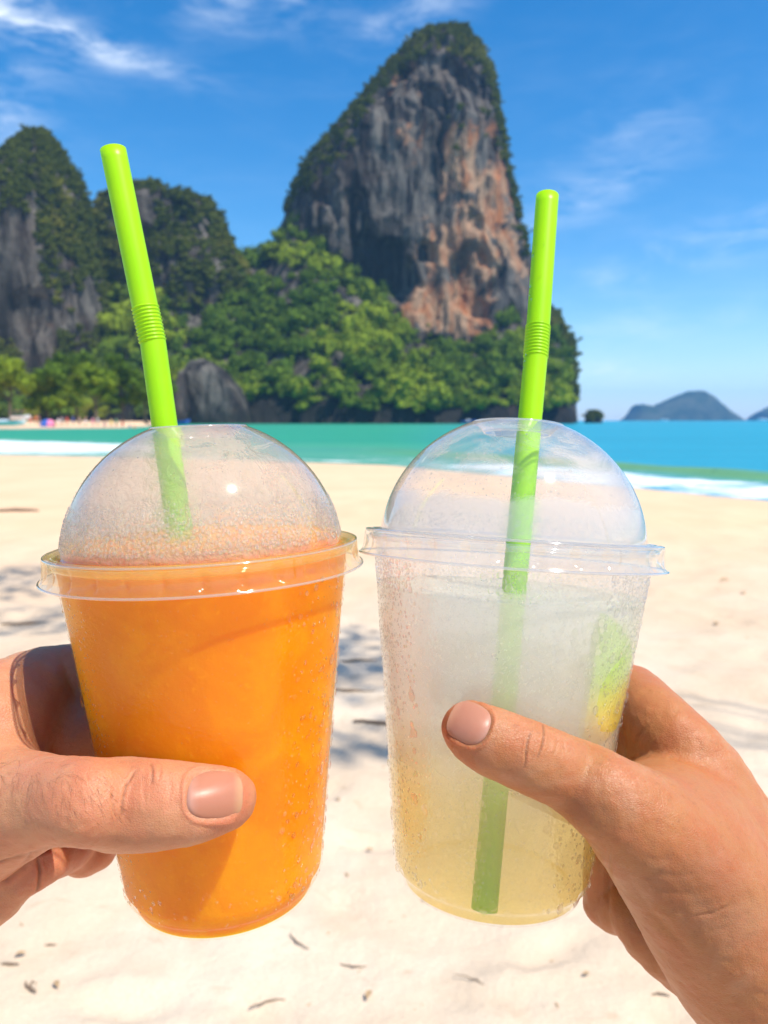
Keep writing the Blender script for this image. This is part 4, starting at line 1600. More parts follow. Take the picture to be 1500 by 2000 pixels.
# left cup: fine beads near both silhouettes, a few bigger ones, wet foot
cond_wall(cupL, 0, 11, [(-.110, -.009, RAD(-48), RAD(10), .00025, .0011, 420, .35), (-.110, -.009, RAD(-190), RAD(-128), .00015, .0005, 1300, .4),
                        (-.110, -.009, RAD(-130), RAD(-48), .00010, .00022, 700, .35), (-.111, -.100, RAD(-190), RAD(10), .0003, .0009, 120, .35),
                        (-.112, -.012, RAD(0), RAD(170), .0003, .0009, 300, .5),
                        (-.100, -.010, RAD(-40), RAD(8), .0009, .0019, 46, .3), (-.100, -.010, RAD(-190), RAD(-150), .0008, .0016, 26, .3)])
# right cup: dense band of beads above the liquid line, finer mist under it
cond_wall(cupR, 0, 12, [(-.0175, -.0092, RAD(-185), RAD(5), .0009, .0013, 60, .5), (-.0182, -.0088, RAD(-185), RAD(5), .00055, .0009, 900, .55),
                        (-.0182, -.0088, RAD(-185), RAD(5), .0003, .0005, 2500, .55),
                        (-.034, -.018, RAD(-80), RAD(0), .0005, .0016, 160, .45), (-.045, -.018, RAD(-185), RAD(5), .0002, .0006, 3600, .5),
                        (-.060, -.020, RAD(-125), RAD(-95), .0008, .0022, 14, .35), (-.1, -.03, RAD(-185), RAD(5), .0006, .0018, 130, .42), (-.11, -.045, RAD(-185), RAD(5), .00022, .0006, 2200, .45),
                        (-.105, -.068, RAD(-116), RAD(-102), .0004, .0009, 260, .5),
                        (-.1115, -.104, RAD(-190), RAD(10), .0005, .0015, 90, .45), (-.11, -.009, RAD(10), RAD(170), .0003, .001, 700, .5)])


def cond_dome(root, seed, spec):
    r = np.random.default_rng(seed)
    pts = []
    for (tlo, thi, rlo, rhi, step, keep, off) in spec:
        rr, _ = dome_rz((tlo + thi) / 2)
        t = tlo
        row = 0
        while t < thi:
            rad_ring, _ = dome_rz(t)
            n = int(2 * PI * rad_ring / step)
            for k in range(n):
                if r.random() > keep: continue
                phi = 2 * PI * (k + .5 * (row % 2) + r.normal(0, .2)) / n
                p, nn = dome_pt(phi, min(max(t + r.normal(0, .006), 0.01), .99), off)
                sgn = 1 if off >= 0 else -1
                pts.append((p, tuple(sgn * c for c in nn), r.uniform(rlo, rhi), .5, r.uniform(1, 1.25)))
            t += step * .87 / 0.052
            row += 1
    for q in range(len(pts)):
        p = pts[q][0]
        pts[q] = ((p[0], p[1], p[2] + .0012),) + pts[q][1:]
    return drops('condensation', pts, root, BEAD, seed=seed)


cond_dome(domeL, 21, [(.03, .20, .0004, .00068, .00142, .93, .0001), (.20, .30, .00022, .0005, .0012, .75, .0001), (.30, .55, .00012, .0003, .0018, .3, .0001), (.55, .9, .0002, .0005, .006, .2, .0001)])
cond_dome(domeR, 22, [(.02, .12, .0002, .00045, .0011, .6, -.00015), (.12, .34, .00012, .0003, .0016, .3, -.00015), (.34, .9, .0002, .0006, .006, .25, -.00015)])

# ---- straws
def straw_mat():
    m, nt = new_mat('lime_green_plastic')
    g = nt.n('ShaderNodeTexCoord').outputs['Object']
    c = nt.mix(nt.smooth(nt.noise(g, 30, 2), .3, .7), (0.42, 0.80, 0.002), (0.50, 0.84, 0.003))
    b = nt.n('ShaderNodeBsdfPrincipled', None, Base_Color=c, Roughness=0.38)
    b.inputs['Specular IOR Level'].default_value = 0.45
    t = nt.n('ShaderNodeBsdfTranslucent', None, Color=(0.62, 0.96, 0.005))
    out(nt, nt.mixs(0.38, b, t))
    return m


STRAW = straw_mat()


def straw(pts, r, bell, label, tiltcut=0.0):
    """pts: world points from top to bottom, with the bellows between pts[1] and pts[2]"""
    P = [Vector(p) for p in pts]
    path, rad = [], []

    def seg(a, b, n, rf=None):
        for i in range(n):
            t = i / n
            path.append(a.lerp(b, t)); rad.append(r if rf is None else rf(t))
    seg(P[0], P[1], 14)
    nb = bell
    seg(P[1], P[2], nb * 6, lambda t: r * (1.0 + 0.085 * max(0, math.sin(t * nb * 2 * PI)) ** .7 + 0.005))
    seg(P[2], P[3], 30)
    path.append(P[3]); rad.append(r)
    root = empty('straw', tuple(P[3]))
    tag(root, label, 'straw', 'green straws standing in the cups')
    # a real tube: outer wall, cut edge, inner wall
    wall_t = .00022
    outer_n = len(path)
    V1, F1 = tube(path, rad, 40, cap=False)
    V2, F2 = tube(path, [x - wall_t for x in rad], 40, cap=False)
    n = 40
    V = np.concatenate([V1, V2]) - np.array(P[3])
    o = len(V1)
    lastr = (outer_n - 1) * n
    rimq = []
    for k in range(n):
        k2 = (k + 1) % n
        rimq.append((k2, k, o + k, o + k2))
        rimq.append((lastr + k, lastr + k2, o + lastr + k2, o + lastr + k))
    Q = np.concatenate([F1[0], F2[0][:, ::-1] + o, np.array(rimq)])
    # split in three parts: top, bellows, stem
    ring_of = (np.arange(len(V)) % o) // n
    mid0, mid1 = 14, 14 + nb * 6
    rf = ring_of[Q]
    mx, mn = rf.max(1), rf.min(1)
    for nm, sel in (('bendy_section', (mn >= mid0) & (mx <= mid1)), ('upper_tube', mx <= mid0), ('lower_tube', mn >= mid1)):
        Qs = Q[sel]
        u, inv = np.unique(Qs, return_inverse=True)
        ob = mesh_np(nm, V[u], inv.reshape(Qs.shape), STRAW, root)
    return root, path


dL = 0.2475
sL = [P3(221, 293, .2445), P3(283.5, 600, .2450), P3(299, 671, .2455), P3(392, 1330, .2440)]
straw(sL, .00405, 10, 'lime green bendy straw leaning left in the smoothie cup')
sR = [P3(1069, 383, .2775), P3(1051, 637, .2683), P3(1046, 701, .2661), P3(946, 1776, .2350)]
straw(sR, .00405, 10, 'lime green bendy straw standing upright in the lemonade cup')
# water beads on the upper part of the right straw
pts = []
r_ = np.random.default_rng(5)
a0, a1 = Vector(sR[0]), Vector(P3(1034, 832, .2622))
ax_ = (a1 - a0).normalized()
e_ = ax_.cross(Vector((0, 1, 0))).normalized(); f_ = ax_.cross(e_)
for i in range(46):
    t = r_.uniform(.25, .98)
    if .53 < t < .7: continue
    a = r_.uniform(-1.3, 1.3)
    nn = (e_ * math.sin(a) + f_ * math.cos(a))
    if nn.y > 0: nn = -nn
    pts.append((tuple(a0.lerp(a1, t) + nn * .00408), tuple(nn), r_.uniform(.00018, .0005), .45, 1.3))
wd = drops('water_beads', pts, None, seed=6)
wd.parent = [o for o in bpy.data.objects if o.name.startswith('straw')][-1]
wd.matrix_parent_inverse = Matrix.Translation(-wd.parent.location)

# ---- lime wedge in the lemonade
def lime():
    root = empty('lime_wedge', mat=MR)
    tag(root, 'green and yellow lime wedge pressed against the inside of the right cup', 'lime')
    rind = plain('lime_rind', (0.30, 0.50, 0.004), .4)
    rind, nt = new_mat('lime_rind_green_to_yellow')
    z_ = nt.n('ShaderNodeSeparateXYZ', None, Vector=nt.n('ShaderNodeTexCoord').outputs['Object']).outputs[2]
    b_ = nt.n('ShaderNodeBsdfPrincipled', None, Base_Color=nt.mix(nt.smooth(z_, 0.060, 0.082), (0.80, 0.55, 0.01), (0.34, 0.55, 0.004)), Roughness=.4)
    out(nt, b_)
    flesh = plain('lime_flesh', (0.72, 0.72, 0.10), .4)
    pith = plain('lime_pith', (0.80, 0.80, 0.45), .5)
    c = np.array([.0275, -.0225, .0745])       # in the cup's frame, on the side of the holding hand
    ax0 = np.array([.70, -.71, 0.0])
    upv = np.array([0.10, 0.06, 1.0]); upv /= np.linalg.norm(upv)
    ax0 -= upv * (ax0 @ upv); ax0 /= np.linalg.norm(ax0)
    sd_ = np.cross(upv, ax0)
    n, m = 22, 14
    for nm, R, mt, back in (('rind', .0162, rind, 0), ('flesh', .0150, flesh, 1)):
        V = []
        for i in range(n + 1):
            lat = -PI / 2 + PI * i / n
            for j in range(m + 1):
                lon = RAD(-52 + 104 * j / m)
                q = R * (np.cos(lat) * (np.cos(lon) * ax0 * .72 + np.sin(lon) * sd_) + np.sin(lat) * upv * 1.3)
                p_ = c + q - ax0 * .004
                lim_ = cup_r(p_[2] - HC) - (.0002 if back == 0 else .0012)
                h_ = math.hypot(p_[0], p_[1])
                if h_ > lim_: p_[:2] *= lim_ / h_
                V.append(p_)
        k0 = len(V)
        I = (np.arange(n)[:, None] * (m + 1) + np.arange(m)).ravel()
        Q = [np.stack([I, I + 1, I + m + 2, I + m + 1], 1)]
        # two flat cut faces down to the core line
        core = [c + np.sin(-PI / 2 + PI * i / n) * upv * R * 1.12 * .9 - ax0 * .006 for i in range(n + 1)]
        V += core
        cf = []
        for i in range(n):
            cf.append((k0 + i, k0 + i + 1, (i + 1) * (m + 1), i * (m + 1)))
            cf.append((k0 + i + 1, k0 + i, i * (m + 1) + m, (i + 1) * (m + 1) + m))
        mesh_np(nm, V, Q + [np.array(cf)], mt, root)


lime()


# ================================================================= HANDS
def chainpx(pts, Mn=None, press=0.0):
    """pts: (px, py, r_px, depth or None) -> metric balls; depth None = resting on the front of the cup Mn"""
    res = []
    for px, py, rp, d in pts:
        if d is None:
            f = front_depth(Mn, px, py)
            d = (f - 0.00035) / (1 + 0.93 * rp / F)
        c = P3(px, py, d)
        res.append((c[0], c[1], c[2], rp / F * d))
    return res


def around(Mn, phis, z, r, grip=0.0):
    """finger centres wrapped round the back of the cup: phi in degrees of the cup frame, z above the foot"""
    res = []
    for k, ph in enumerate(phis):
        zz = z[k] if hasattr(z, '__len__') else z
        rr = r[k] if hasattr(r, '__len__') else r
        R = cup_r(zz - HC) + rr - grip
        l = np.array([R * math.cos(RAD(ph)), R * math.sin(RAD(ph)), zz])
        w_ = Mn[:3, :3] @ l + Mn[:3, 3]
        res.append((w_[0], w_[1], w_[2], rr))
    return res


def refine(V, Q, sel_f):
    """Catmull-Clark once everywhere, then split the faces that the camera sees closely once more"""
    me = bpy.data.meshes.new('tmp')
    me.from_pydata(V.tolist(), [], Q.tolist())
    ob = bpy.data.objects.new('tmp', me); COL.objects.link(ob)
    md = ob.modifiers.new('s', 'SUBSURF'); md.levels = 1; md.render_levels = 1
    dg = bpy.context.evaluated_depsgraph_get()
    me2 = bpy.data.meshes.new_from_object(ob.evaluated_get(dg))
    bpy.data.objects.remove(ob); bpy.data.meshes.remove(me)
    n = len(me2.vertices)
    W = np.empty(n * 3, np.float32); me2.vertices.foreach_get('co', W); W = W.reshape(-1, 3)
    f = np.empty(len(me2.polygons) * 4, np.int32); me2.polygons.foreach_get('vertices', f); f = f.reshape(-1, 4)
    bpy.data.meshes.remove(me2)
    return W, f


def vnormals(V, Q):
    a = V[Q[:, 2]] - V[Q[:, 0]]; b = V[Q[:, 3]] - V[Q[:, 1]]
    fn = np.cross(a, b)
    N = np.zeros_like(V)
    for k in range(Q.shape[1]): np.add.at(N, Q[:, k], fn)
    return N / (np.linalg.norm(N, axis=1, keepdims=True) + 1e-12)


def polydist(px, py, line):
    d = np.full(len(px), 1e9)
    for (x0, y0), (x1, y1) in zip(line[:-1], line[1:]):
        dx, dy = x1 - x0, y1 - y0
        t = np.clip(((px - x0) * dx + (py - y0) * dy) / (dx * dx + dy * dy + 1e-9), 0, 1)
        d = np.minimum(d, np.hypot(px - x0 - t * dx, py - y0 - t * dy))
    return d


def make_hand(label, body, skin, creases, dents, reds, darks, nail, nail_m, h=0.0016, flat=None):
    V, Q = body.mesh(h)
    # put the vertices exactly on the smooth surface
    for _ in range(2):
        e = 0.0006
        d0 = body.f(V)
        g = np.stack([body.f(V + np.eye(3)[i] * e) - d0 for i in range(3)], 1) / e
        V = V - g * (d0 / (np.einsum('ij,ij->i', g, g) + 1e-6))[:, None]
    V, Q = refine(V, Q, None)
    px, py, dp = topx(V)
    infr = (px > -120) & (px < 1620) & (py < 2120)
    N = vnormals(V, Q)
    view = -(V - EYE); view /= np.linalg.norm(view, axis=1, keepdims=True)
    facing = np.einsum('ij,ij->i', N, view)
    close = infr & (facing > -0.1) & (dp < 0.262)
    cf = close[Q].all(1)
    # split the near faces in four (edge midpoints shared), neighbours keep matching edges as n-gons
    A = Q[cf]
    E = np.stack([A, np.roll(A, -1, 1)], -1).reshape(-1, 2)
    Es = np.sort(E, 1)
    key = Es[:, 0].astype(np.int64) * len(V) + Es[:, 1]
    uk, first, inv = np.unique(key, return_index=True, return_inverse=True)
    mid = (V[Es[first, 0]] + V[Es[first, 1]]) / 2
    cen = V[A].mean(1)
    nm_ = N[Es[first, 0]] + N[Es[first, 1]]
    n0 = len(V); ne = len(mid)
    V2 = np.concatenate([V, mid, cen])
    inv = inv.reshape(-1, 4) + n0
    ci = np.arange(len(A)) + n0 + ne
    sub = np.concatenate([np.stack([A[:, k], inv[:, k], ci, inv[:, k - 1]], 1) for k in range(4)])
    # border faces: insert the midpoints
    mids = dict(zip(uk.tolist(), (np.arange(ne) + n0).tolist()))
    rest = Q[~cf]
    Er = np.sort(np.stack([rest, np.roll(rest, -1, 1)], -1), -1)
    kr = Er[..., 0].astype(np.int64) * len(V) + Er[..., 1]
    has = np.isin(kr, uk)
    bord = has.any(1)
    ng = {}
    for f, k4, h4 in zip(rest[bord].tolist(), kr[bord].tolist(), has[bord].tolist()):
        g = []
        for a, k, hh in zip(f, k4, h4):
            g.append(a)
            if hh: g.append(mids[k])
        ng.setdefault(len(g), []).append(g)
    faces = [sub, rest[~bord]] + [np.array(x) for x in ng.values()]
    V = V2
    Nf = np.zeros_like(V)
    for Fs in faces:
        if len(Fs) == 0: continue
        a = V[Fs[:, 2]] - V[Fs[:, 0]]; b = V[Fs[:, 3]] - V[Fs[:, 1]]
        fn = np.cross(a, b)
        for k in range(Fs.shape[1]): np.add.at(Nf, Fs[:, k], fn)
    N = Nf / (np.linalg.norm(Nf, axis=1, keepdims=True) + 1e-12)
    px, py, dp = topx(V)
    view = -(V - EYE); view /= np.linalg.norm(view, axis=1, keepdims=True)
    fr = np.clip(np.einsum('ij,ij->i', N, view) * 3, 0, 1)
    disp = 0.00045 * fbm(V, 110, 3, 71) + 0.00010 * fbm(V, 500, 2, 72)
    for line, w_, dep in creases:
        d = polydist(px, py, line)
        # tapers towards both ends, slightly wavering
        ends = np.minimum(np.hypot(px - line[0][0], py - line[0][1]), np.hypot(px - line[-1][0], py - line[-1][1]))
        L = sum(math.hypot(b[0] - a[0], b[1] - a[1]) for a, b in zip(line[:-1], line[1:]))
        tp = np.clip(ends / (L * .3), 0.0, 1)
        disp -= dep * np.exp(-(d / w_) ** 2) * fr * tp
        disp += dep * 0.35 * np.exp(-((d - 2.6 * w_) / (1.5 * w_)) ** 2) * fr * tp
    for x, y, sx, sy, ang, a in dents:
        c, s = math.cos(ang), math.sin(ang)
        u = ((px - x) * c + (py - y) * s) / sx; v = (-(px - x) * s + (py - y) * c) / sy
        disp += a * np.exp(-(u * u + v * v)) * fr
    red = np.zeros(len(V)); dark = np.zeros(len(V))
    for x, y, sx, sy, a in reds: red += a * gs(px, py, x, y, sx, sy)
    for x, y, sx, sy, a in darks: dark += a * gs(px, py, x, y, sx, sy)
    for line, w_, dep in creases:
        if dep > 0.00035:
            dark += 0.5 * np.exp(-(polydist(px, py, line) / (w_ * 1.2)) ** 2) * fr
    # nail bed: sunken plate with a fold of skin around it
    ncx, ncy, nang, la, lb, sq = nail
    c, s = math.cos(nang), math.sin(nang)
    u = ((px - ncx) * c + (py - ncy) * s) / la; v = (-(px - ncx) * s + (py - ncy) * c) / lb
    q = (np.abs(u) ** sq + np.abs(v) ** sq) ** (1 / sq)
    front = np.clip(fr, 0, 1) * (dp < 0.235)
    disp += front * (-0.00075 * np.clip((1.02 - q) / .12, 0, 1) + 0.00035 * np.exp(-((q - 1.13) / .07) ** 2) * (u < 0.75))
    red += 0.4 * front * np.exp(-((q - 1.1) / .12) ** 2)
    V = V + N * disp[:, None]
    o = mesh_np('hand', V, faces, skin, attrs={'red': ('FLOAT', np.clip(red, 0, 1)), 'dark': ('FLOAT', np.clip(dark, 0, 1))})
    tag(o, label, 'hand')
    # nail plate
    n, m = 30, 26
    NV, al, SU, SV = [], [], [], []
    grid = np.linspace(-1, 1, n); gridv = np.linspace(-1, 1, m)
    for a in grid:
        for b in gridv:
            # map the square to a superellipse
            k = max(abs(a), abs(b)); L = (abs(a) ** sq + abs(b) ** sq) ** (1 / sq) if (a or b) else 1
            su, sv = (a * k / L, b * k / L) if L > 0 else (0, 0)
            x = ncx + su * la * c - sv * lb * s; y = ncy + su * la * s + sv * lb * c
            r = ray(x, y)
            t = 0.12
            for _ in range(40):
                dd = float(body.f((EYE + r * t)[None])[0])
                t += dd * 0.98
                if dd < 2e-5 or t > .3: break
            NV.append((x, y, t, k)); al.append(.5 + .5 * su); SU.append(su); SV.append(sv)
    NV = np.array(NV)
    ok = NV[:, 2] < .29
    t = NV[:, 2].reshape(n, m)
    # a nail is one gently curved plate: fit depth = quadratic of its own coordinates
    uu, vv = np.array(SU), np.array(SV)
    Am = np.stack([np.ones(n * m), uu.ravel(), vv.ravel(), uu.ravel() ** 2, vv.ravel() ** 2, uu.ravel() * vv.ravel()], 1)
    wgt = (NV[:, 3] < .95) & ok
    co, *_ = np.linalg.lstsq(Am[wgt], NV[wgt, 2], rcond=None)
    tf = Am @ co
    lift = 0.00005 - 0.00060 * np.clip((NV[:, 3] - .86) / .14, 0, 1) ** 2 * (uu.ravel() < .8)
    P = np.array([EYE + ray(x, y) * (tt - lf) for (x, y, _, _), tt, lf in zip(NV, tf, lift)])
    I = (np.arange(n - 1)[:, None] * m + np.arange(m - 1)).ravel()
    Qn = np.stack([I, I + 1, I + m + 1, I + m], 1)
    P2 = P + np.array([EYE + 0 * P]).reshape(P.shape) * 0 + (P - EYE) / np.linalg.norm(P - EYE, axis=1, keepdims=True) * .0005
    mesh_np('fingernail', np.concatenate([P, P2]), np.concatenate([Qn, Qn[:, ::-1] + len(P)]), nail_m, o, attrs={'along': ('FLOAT', np.array(al + al))})
    return o


# ---- left hand: thumb across the front, index and other fingers round the back
bl = Body()
thumb = chainpx([(446, 1560, 54, None), (425, 1562, 62, None), (385, 1568, 70, None), (330, 1571, 78, None), (272, 1571, 84, None), (235, 1570, 83, None),
                 (180, 1566, 77, .2050), (120, 1563, 80, .2115), (60, 1568, 92, .219), (0, 1580, 112, .226), (-80, 1590, 130, .235)], MLn)
bl.add(thumb, .003, .006, .002)
bl.add(chainpx([(-10, 1430, 100, .246), (-60, 1480, 125, .243), (-140, 1530, 150, .245)]), .010, .01)           # web and first knuckle mass
bl.add(chainpx([(-60, 1590, 130, .24), (-200, 1620, 165, .25), (-420, 1690, 175, .255), (-760, 1800, 170, .26), (-1200, 1930, 180, .265)]), .012, .02)   # palm, wrist, forearm
idx = chainpx([(-70, 1440, 105, .246), (-20, 1395, 97, .250), (40, 1362, 84, .262), (92, 1338, 76, .277)])
bl.add(idx + around(MLn, [148, 118, 88, 60], [.070, .072, .074, .075], [.0100, .0092, .0086, .0078]), .006, .01)
bl.add(chainpx([(30, 1420, 70, .262), (90, 1440, 62, .268)]) , .012, .01)                                                   # fold between thumb and index
bl.add(chainpx([(-120, 1720, 75, .252), (-40, 1765, 60, .247), (30, 1712, 49, .244), (98, 1672, 48, .249), (140, 1650, 44, .262)])
       + around(MLn, [165, 135, 100], [.031, .033, .036], [.0085, .0082, .0078]), .003, .01)
bl.add(chainpx([(60, 1640, 50, .258), (130, 1655, 46, .266), (185, 1655, 44, .276)]) + around(MLn, [160, 130, 100, 75], [.040, .040, .041, .042], [.0086, .0084, .008, .0072]), .0025, .01)
bl.add(chainpx([(-60, 1500, 80, .26), (20, 1500, 62, .27)]) + around(MLn, [165, 135, 100, 75], [.055, .055, .056, .056], [.0090, .0088, .0084, .0076]), .006, .01)
SKIN_L = skin_mat('tanned_skin', (0.52, 0.245, 0.122), (0.52, 0.175, 0.088), (0.24, 0.090, 0.045))
NAIL_L = nail_mat('thumbnail_matte', (0.44, 0.180, 0.110), (0.52, 0.28, 0.15))
cl = [([(262, 1517), (246, 1535), (240, 1562), (238, 1590)], 2.0, .0004), ([(270, 1508), (262, 1512), (250, 1528)], 2.2, .0003), ([(296, 1496), (299, 1510), (297, 1530)], 2.2, .0004),
      ([(312, 1498), (314, 1512), (311, 1526)], 2.0, .0003), ([(222, 1536), (218, 1566), (224, 1590), (236, 1604)], 2.4, .00028), ([(330, 1512), (334, 1545), (328, 1580)], 2.4, .00015),
      ([(284, 1520), (281, 1545), (284, 1580)], 2.2, .00016), ([(196, 1520), (190, 1550), (196, 1585)], 2.6, .00014), ([(168, 1512), (176, 1530)], 2, .0002), ([(352, 1530), (354, 1560), (350, 1590)], 2, .00012),
      ([(120, 1652), (80, 1662), (62, 1668), (44, 1692), (14, 1718), (-30, 1735)], 4.0, .0009), ([(72, 1668), (78, 1700), (76, 1730), (68, 1756)], 3.0, .0007),
      ([(-20, 1690), (30, 1676), (58, 1668)], 3, .0004), ([(110, 1640), (160, 1610), (200, 1600)], 4, .00010)]
make_hand('hand with short unpainted thumbnail reaching in from the left, holding the orange smoothie cup', bl, SKIN_L, cl,
          [(290, 1512, 40, 18, 0, .0007), (262, 1560, 26, 40, 0, .0004), (345, 1560, 22, 60, 0, -.0004), (150, 1570, 60, 50, 0, -.0003)],
          [(280, 1560, 60, 50, .35), (480, 1560, 40, 60, .6), (430, 1620, 70, 30, .5), (60, 1480, 60, 40, .2), (100, 1700, 120, 60, .75), (170, 1450, 60, 90, .4)],
          [(250, 1640, 120, 14, .15)], (419, 1553, 0.02, 55, 50, 3.0), NAIL_L)

# short fine hairs on the back of the thumb
def hairs():
    h_ob = [o for o in bpy.data.objects if o.name == 'hand'][0]
    me = h_ob.data
    n = len(me.vertices)
    V = np.empty(n * 3, np.float32); me.vertices.foreach_get('co', V); V = V.reshape(-1, 3)
    px, py, dp = topx(V)
    r = np.random.default_rng(3)
    prob = (gs(px, py, 190, 1560, 60, 40) + .6 * gs(px, py, 60, 1530, 90, 40)) * (dp < .23)
    prob = np.where(prob > .12, prob, 0)
    Nn = np.empty(n * 3, np.float32)
    idx_ = r.choice(n, 130, replace=False, p=prob / prob.sum())
    VV, FF = [], []
    for i in idx_:
        p = V[i]; nn = np.array(me.vertices[i].normal)
        d = np.array([0.55, 0, -0.8]) + r.normal(0, .25, 3); d -= nn * (d @ nn); d /= np.linalg.norm(d)
        L = r.uniform(.002, .0048)
        q = [p + d * L * t + nn * (.0005 * math.sin(t * 2.2)) + np.array([0, 0, -.0006]) * t * t for t in (0, .33, .66, 1)]
        V1, F1 = tube(q, [.000022, .00002, .000015, .000008], 4)
        o = sum(len(x) for x in VV)
        VV.append(V1); FF.append((F1[0] + o, F1[1] + o))
    o = mesh_np('hair', np.concatenate(VV), [np.concatenate([f[0] for f in FF]), np.concatenate([f[1] for f in FF])], HAIR[1], h_ob)
    o['kind'] = 'stuff'


hairs()

# ---- right hand
br = Body()
th2 = chainpx([(913, 1422, 50, None), (925, 1430, 57, None), (962, 1448, 62, None), (1005, 1465, 63, None), (1052, 1485, 66, None), (1080, 1496, 67, None), (1130, 1522, 70, None),
               (1180, 1552, 79, .2130), (1240, 1598, 98, .2140), (1310, 1665, 122, .2190), (1390, 1760, 146, .2260), (1480, 1880, 165, .2340)], MRn)
br.add(th2, .003, .006, .002)
br.add(chainpx([(1300, 1600, 110, .235), (1390, 1620, 105, .245), (1450, 1740, 150, .243), (1560, 1890, 190, .25), (1720, 2090, 215, .262), (1950, 2400, 230, .275), (2200, 2750, 240, .29)]), .014, .02)
ix2 = chainpx([(1420, 1600, 82, .252), (1372, 1510, 78, .252), (1318, 1442, 66, .256), (1272, 1388, 58, .266), (1236, 1352, 52, .281)])
br.add(ix2 + around(MRn, [28, 52, 80, 108], [.066, .067, .069, .070], [.0088, .0084, .0078, .007]), .006, .01)
br.add(chainpx([(1300, 1480, 60, .262), (1270, 1520, 50, .262), (1262, 1560, 60, .25)]), .010, .01)             # web
br.add(chainpx([(1430, 1800, 110, .258), (1330, 1790, 95, .262), (1262, 1752, 74, .268), (1205, 1722, 60, .278)]) + around(MRn, [18, 45, 75, 105], [.028, .030, .033, .036], [.0082, .008, .0074, .0068]), .006, .01)
br.add(chainpx([(1440, 1860, 110, .250), (1350, 1860, 82, .252), (1275, 1822, 60, .255), (1225, 1775, 46, .262), (1183, 1765, 44, .272)]) + around(MRn, [12, 40, 70], [.018, .019, .022], [.0074, .0070, .0064]), .0035, .01)
br.add(chainpx([(1400, 1650, 90, .265), (1300, 1600, 70, .272)]) + around(MRn, [22, 50, 80, 108], [.050, .051, .053, .055], [.0088, .0086, .008, .0072]), .006, .01)
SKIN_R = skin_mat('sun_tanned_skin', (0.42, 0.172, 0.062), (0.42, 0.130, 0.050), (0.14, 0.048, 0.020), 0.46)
NAIL_R = nail_mat('thumbnail_clear', (0.44, 0.190, 0.120), (0.52, 0.26, 0.16))
cr = [([(1034, 1434), (1030, 1448), (1027, 1464), (1026, 1486), (1024, 1498)], 1.8, .00042), ([(1060, 1416), (1061, 1435), (1058, 1455), (1050, 1478)], 1.8, .00038), ([(1088, 1440), (1086, 1458), (1080, 1480)], 2.0, .00025),
      ([(1045, 1412), (1046, 1425)], 2, .0002), ([(1010, 1420), (1000, 1450)], 2, .00015), ([(1100, 1450), (1104, 1475)], 2, .00012),
      ([(1196, 1655), (1232, 1722), (1272, 1782), (1318, 1832), (1372, 1890)], 8.0, .00034), ([(1192, 1640), (1190, 1700), (1187, 1780), (1196, 1840)], 4.5, .00034),
      ([(1240, 1672), (1290, 1680), (1330, 1676)], 6, .00013), ([(1262, 1706), (1330, 1712), (1380, 1700)], 6, .00013), ([(1290, 1744), (1360, 1748), (1410, 1730)], 6, .00013),
      ([(1345, 1792), (1392, 1784), (1432, 1765)], 3.5, .00030), ([(1360, 1826), (1420, 1812), (1462, 1785)], 6, .00013), ([(1392, 1862), (1440, 1848), (1482, 1820)], 6, .00012),
      ([(1240, 1470), (1246, 1440), (1262, 1420)], 3, .0003)]
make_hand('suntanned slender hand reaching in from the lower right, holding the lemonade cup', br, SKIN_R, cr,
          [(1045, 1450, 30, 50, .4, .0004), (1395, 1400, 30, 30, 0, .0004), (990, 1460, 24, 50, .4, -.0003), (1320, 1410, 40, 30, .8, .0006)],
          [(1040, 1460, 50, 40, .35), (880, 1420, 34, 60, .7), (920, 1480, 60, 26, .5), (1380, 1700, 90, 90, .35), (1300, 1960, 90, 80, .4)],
          [(1150, 1580, 120, 34, .2), (1330, 1720, 110, 70, .28), (1420, 1800, 90, 90, .25)], (917, 1413, RAD(205), 42, 41, 2.7), NAIL_R)  # dark areas: shading of the underside painted into the skin colour

# ================================================================= BEACH DEBRIS
TW = plain('dry_wood', (0.19, 0.13, 0.085), .9)
LF = plain('dry_leaf', (0.38, 0.25, 0.13), .8)


def ground(px, py):
    r = ray(px, py)
    return EYE + r * (-CAMH / r[2])


def twig(px, py, Lpx, ang, label, thick=0.004, fork=False, seed=0):
    r = np.random.default_rng(seed)
    g = ground(px, py)
    D = (g - EYE) @ FWD
    L = Lpx / F * D
    root = empty('twig', (g[0], g[1], 0.006))
    root.rotation_euler = (0, 0, ang)
    tag(root, label, 'twig', 'twigs lying on the sand')
    cv_ = r.uniform(-1, 1)
    pts = [(L * t, L * .022 * r.normal() + L * .10 * (t * t * 4 - 1) * cv_, thick * .5 + .003 * math.sin(PI * (t + .5)) ** 2 * r.random()) for t in np.linspace(-.5, .5, 9)]
    V, Fs = tube(pts, [thick * (1 - .5 * abs(t)) for t in np.linspace(-1, 1, 9)], 8)
    mesh_np('stem', V, Fs, TW, root)
    if fork:
        a = pts[4]
        V, Fs = tube([a, (a[0] + L * .12, a[1] + L * .1, .02), (a[0] + L * .26, a[1] + L * .22, .012)], [thick * .7, thick * .5, thick * .3], 6)
        mesh_np('side_shoot', V, Fs, TW, root)


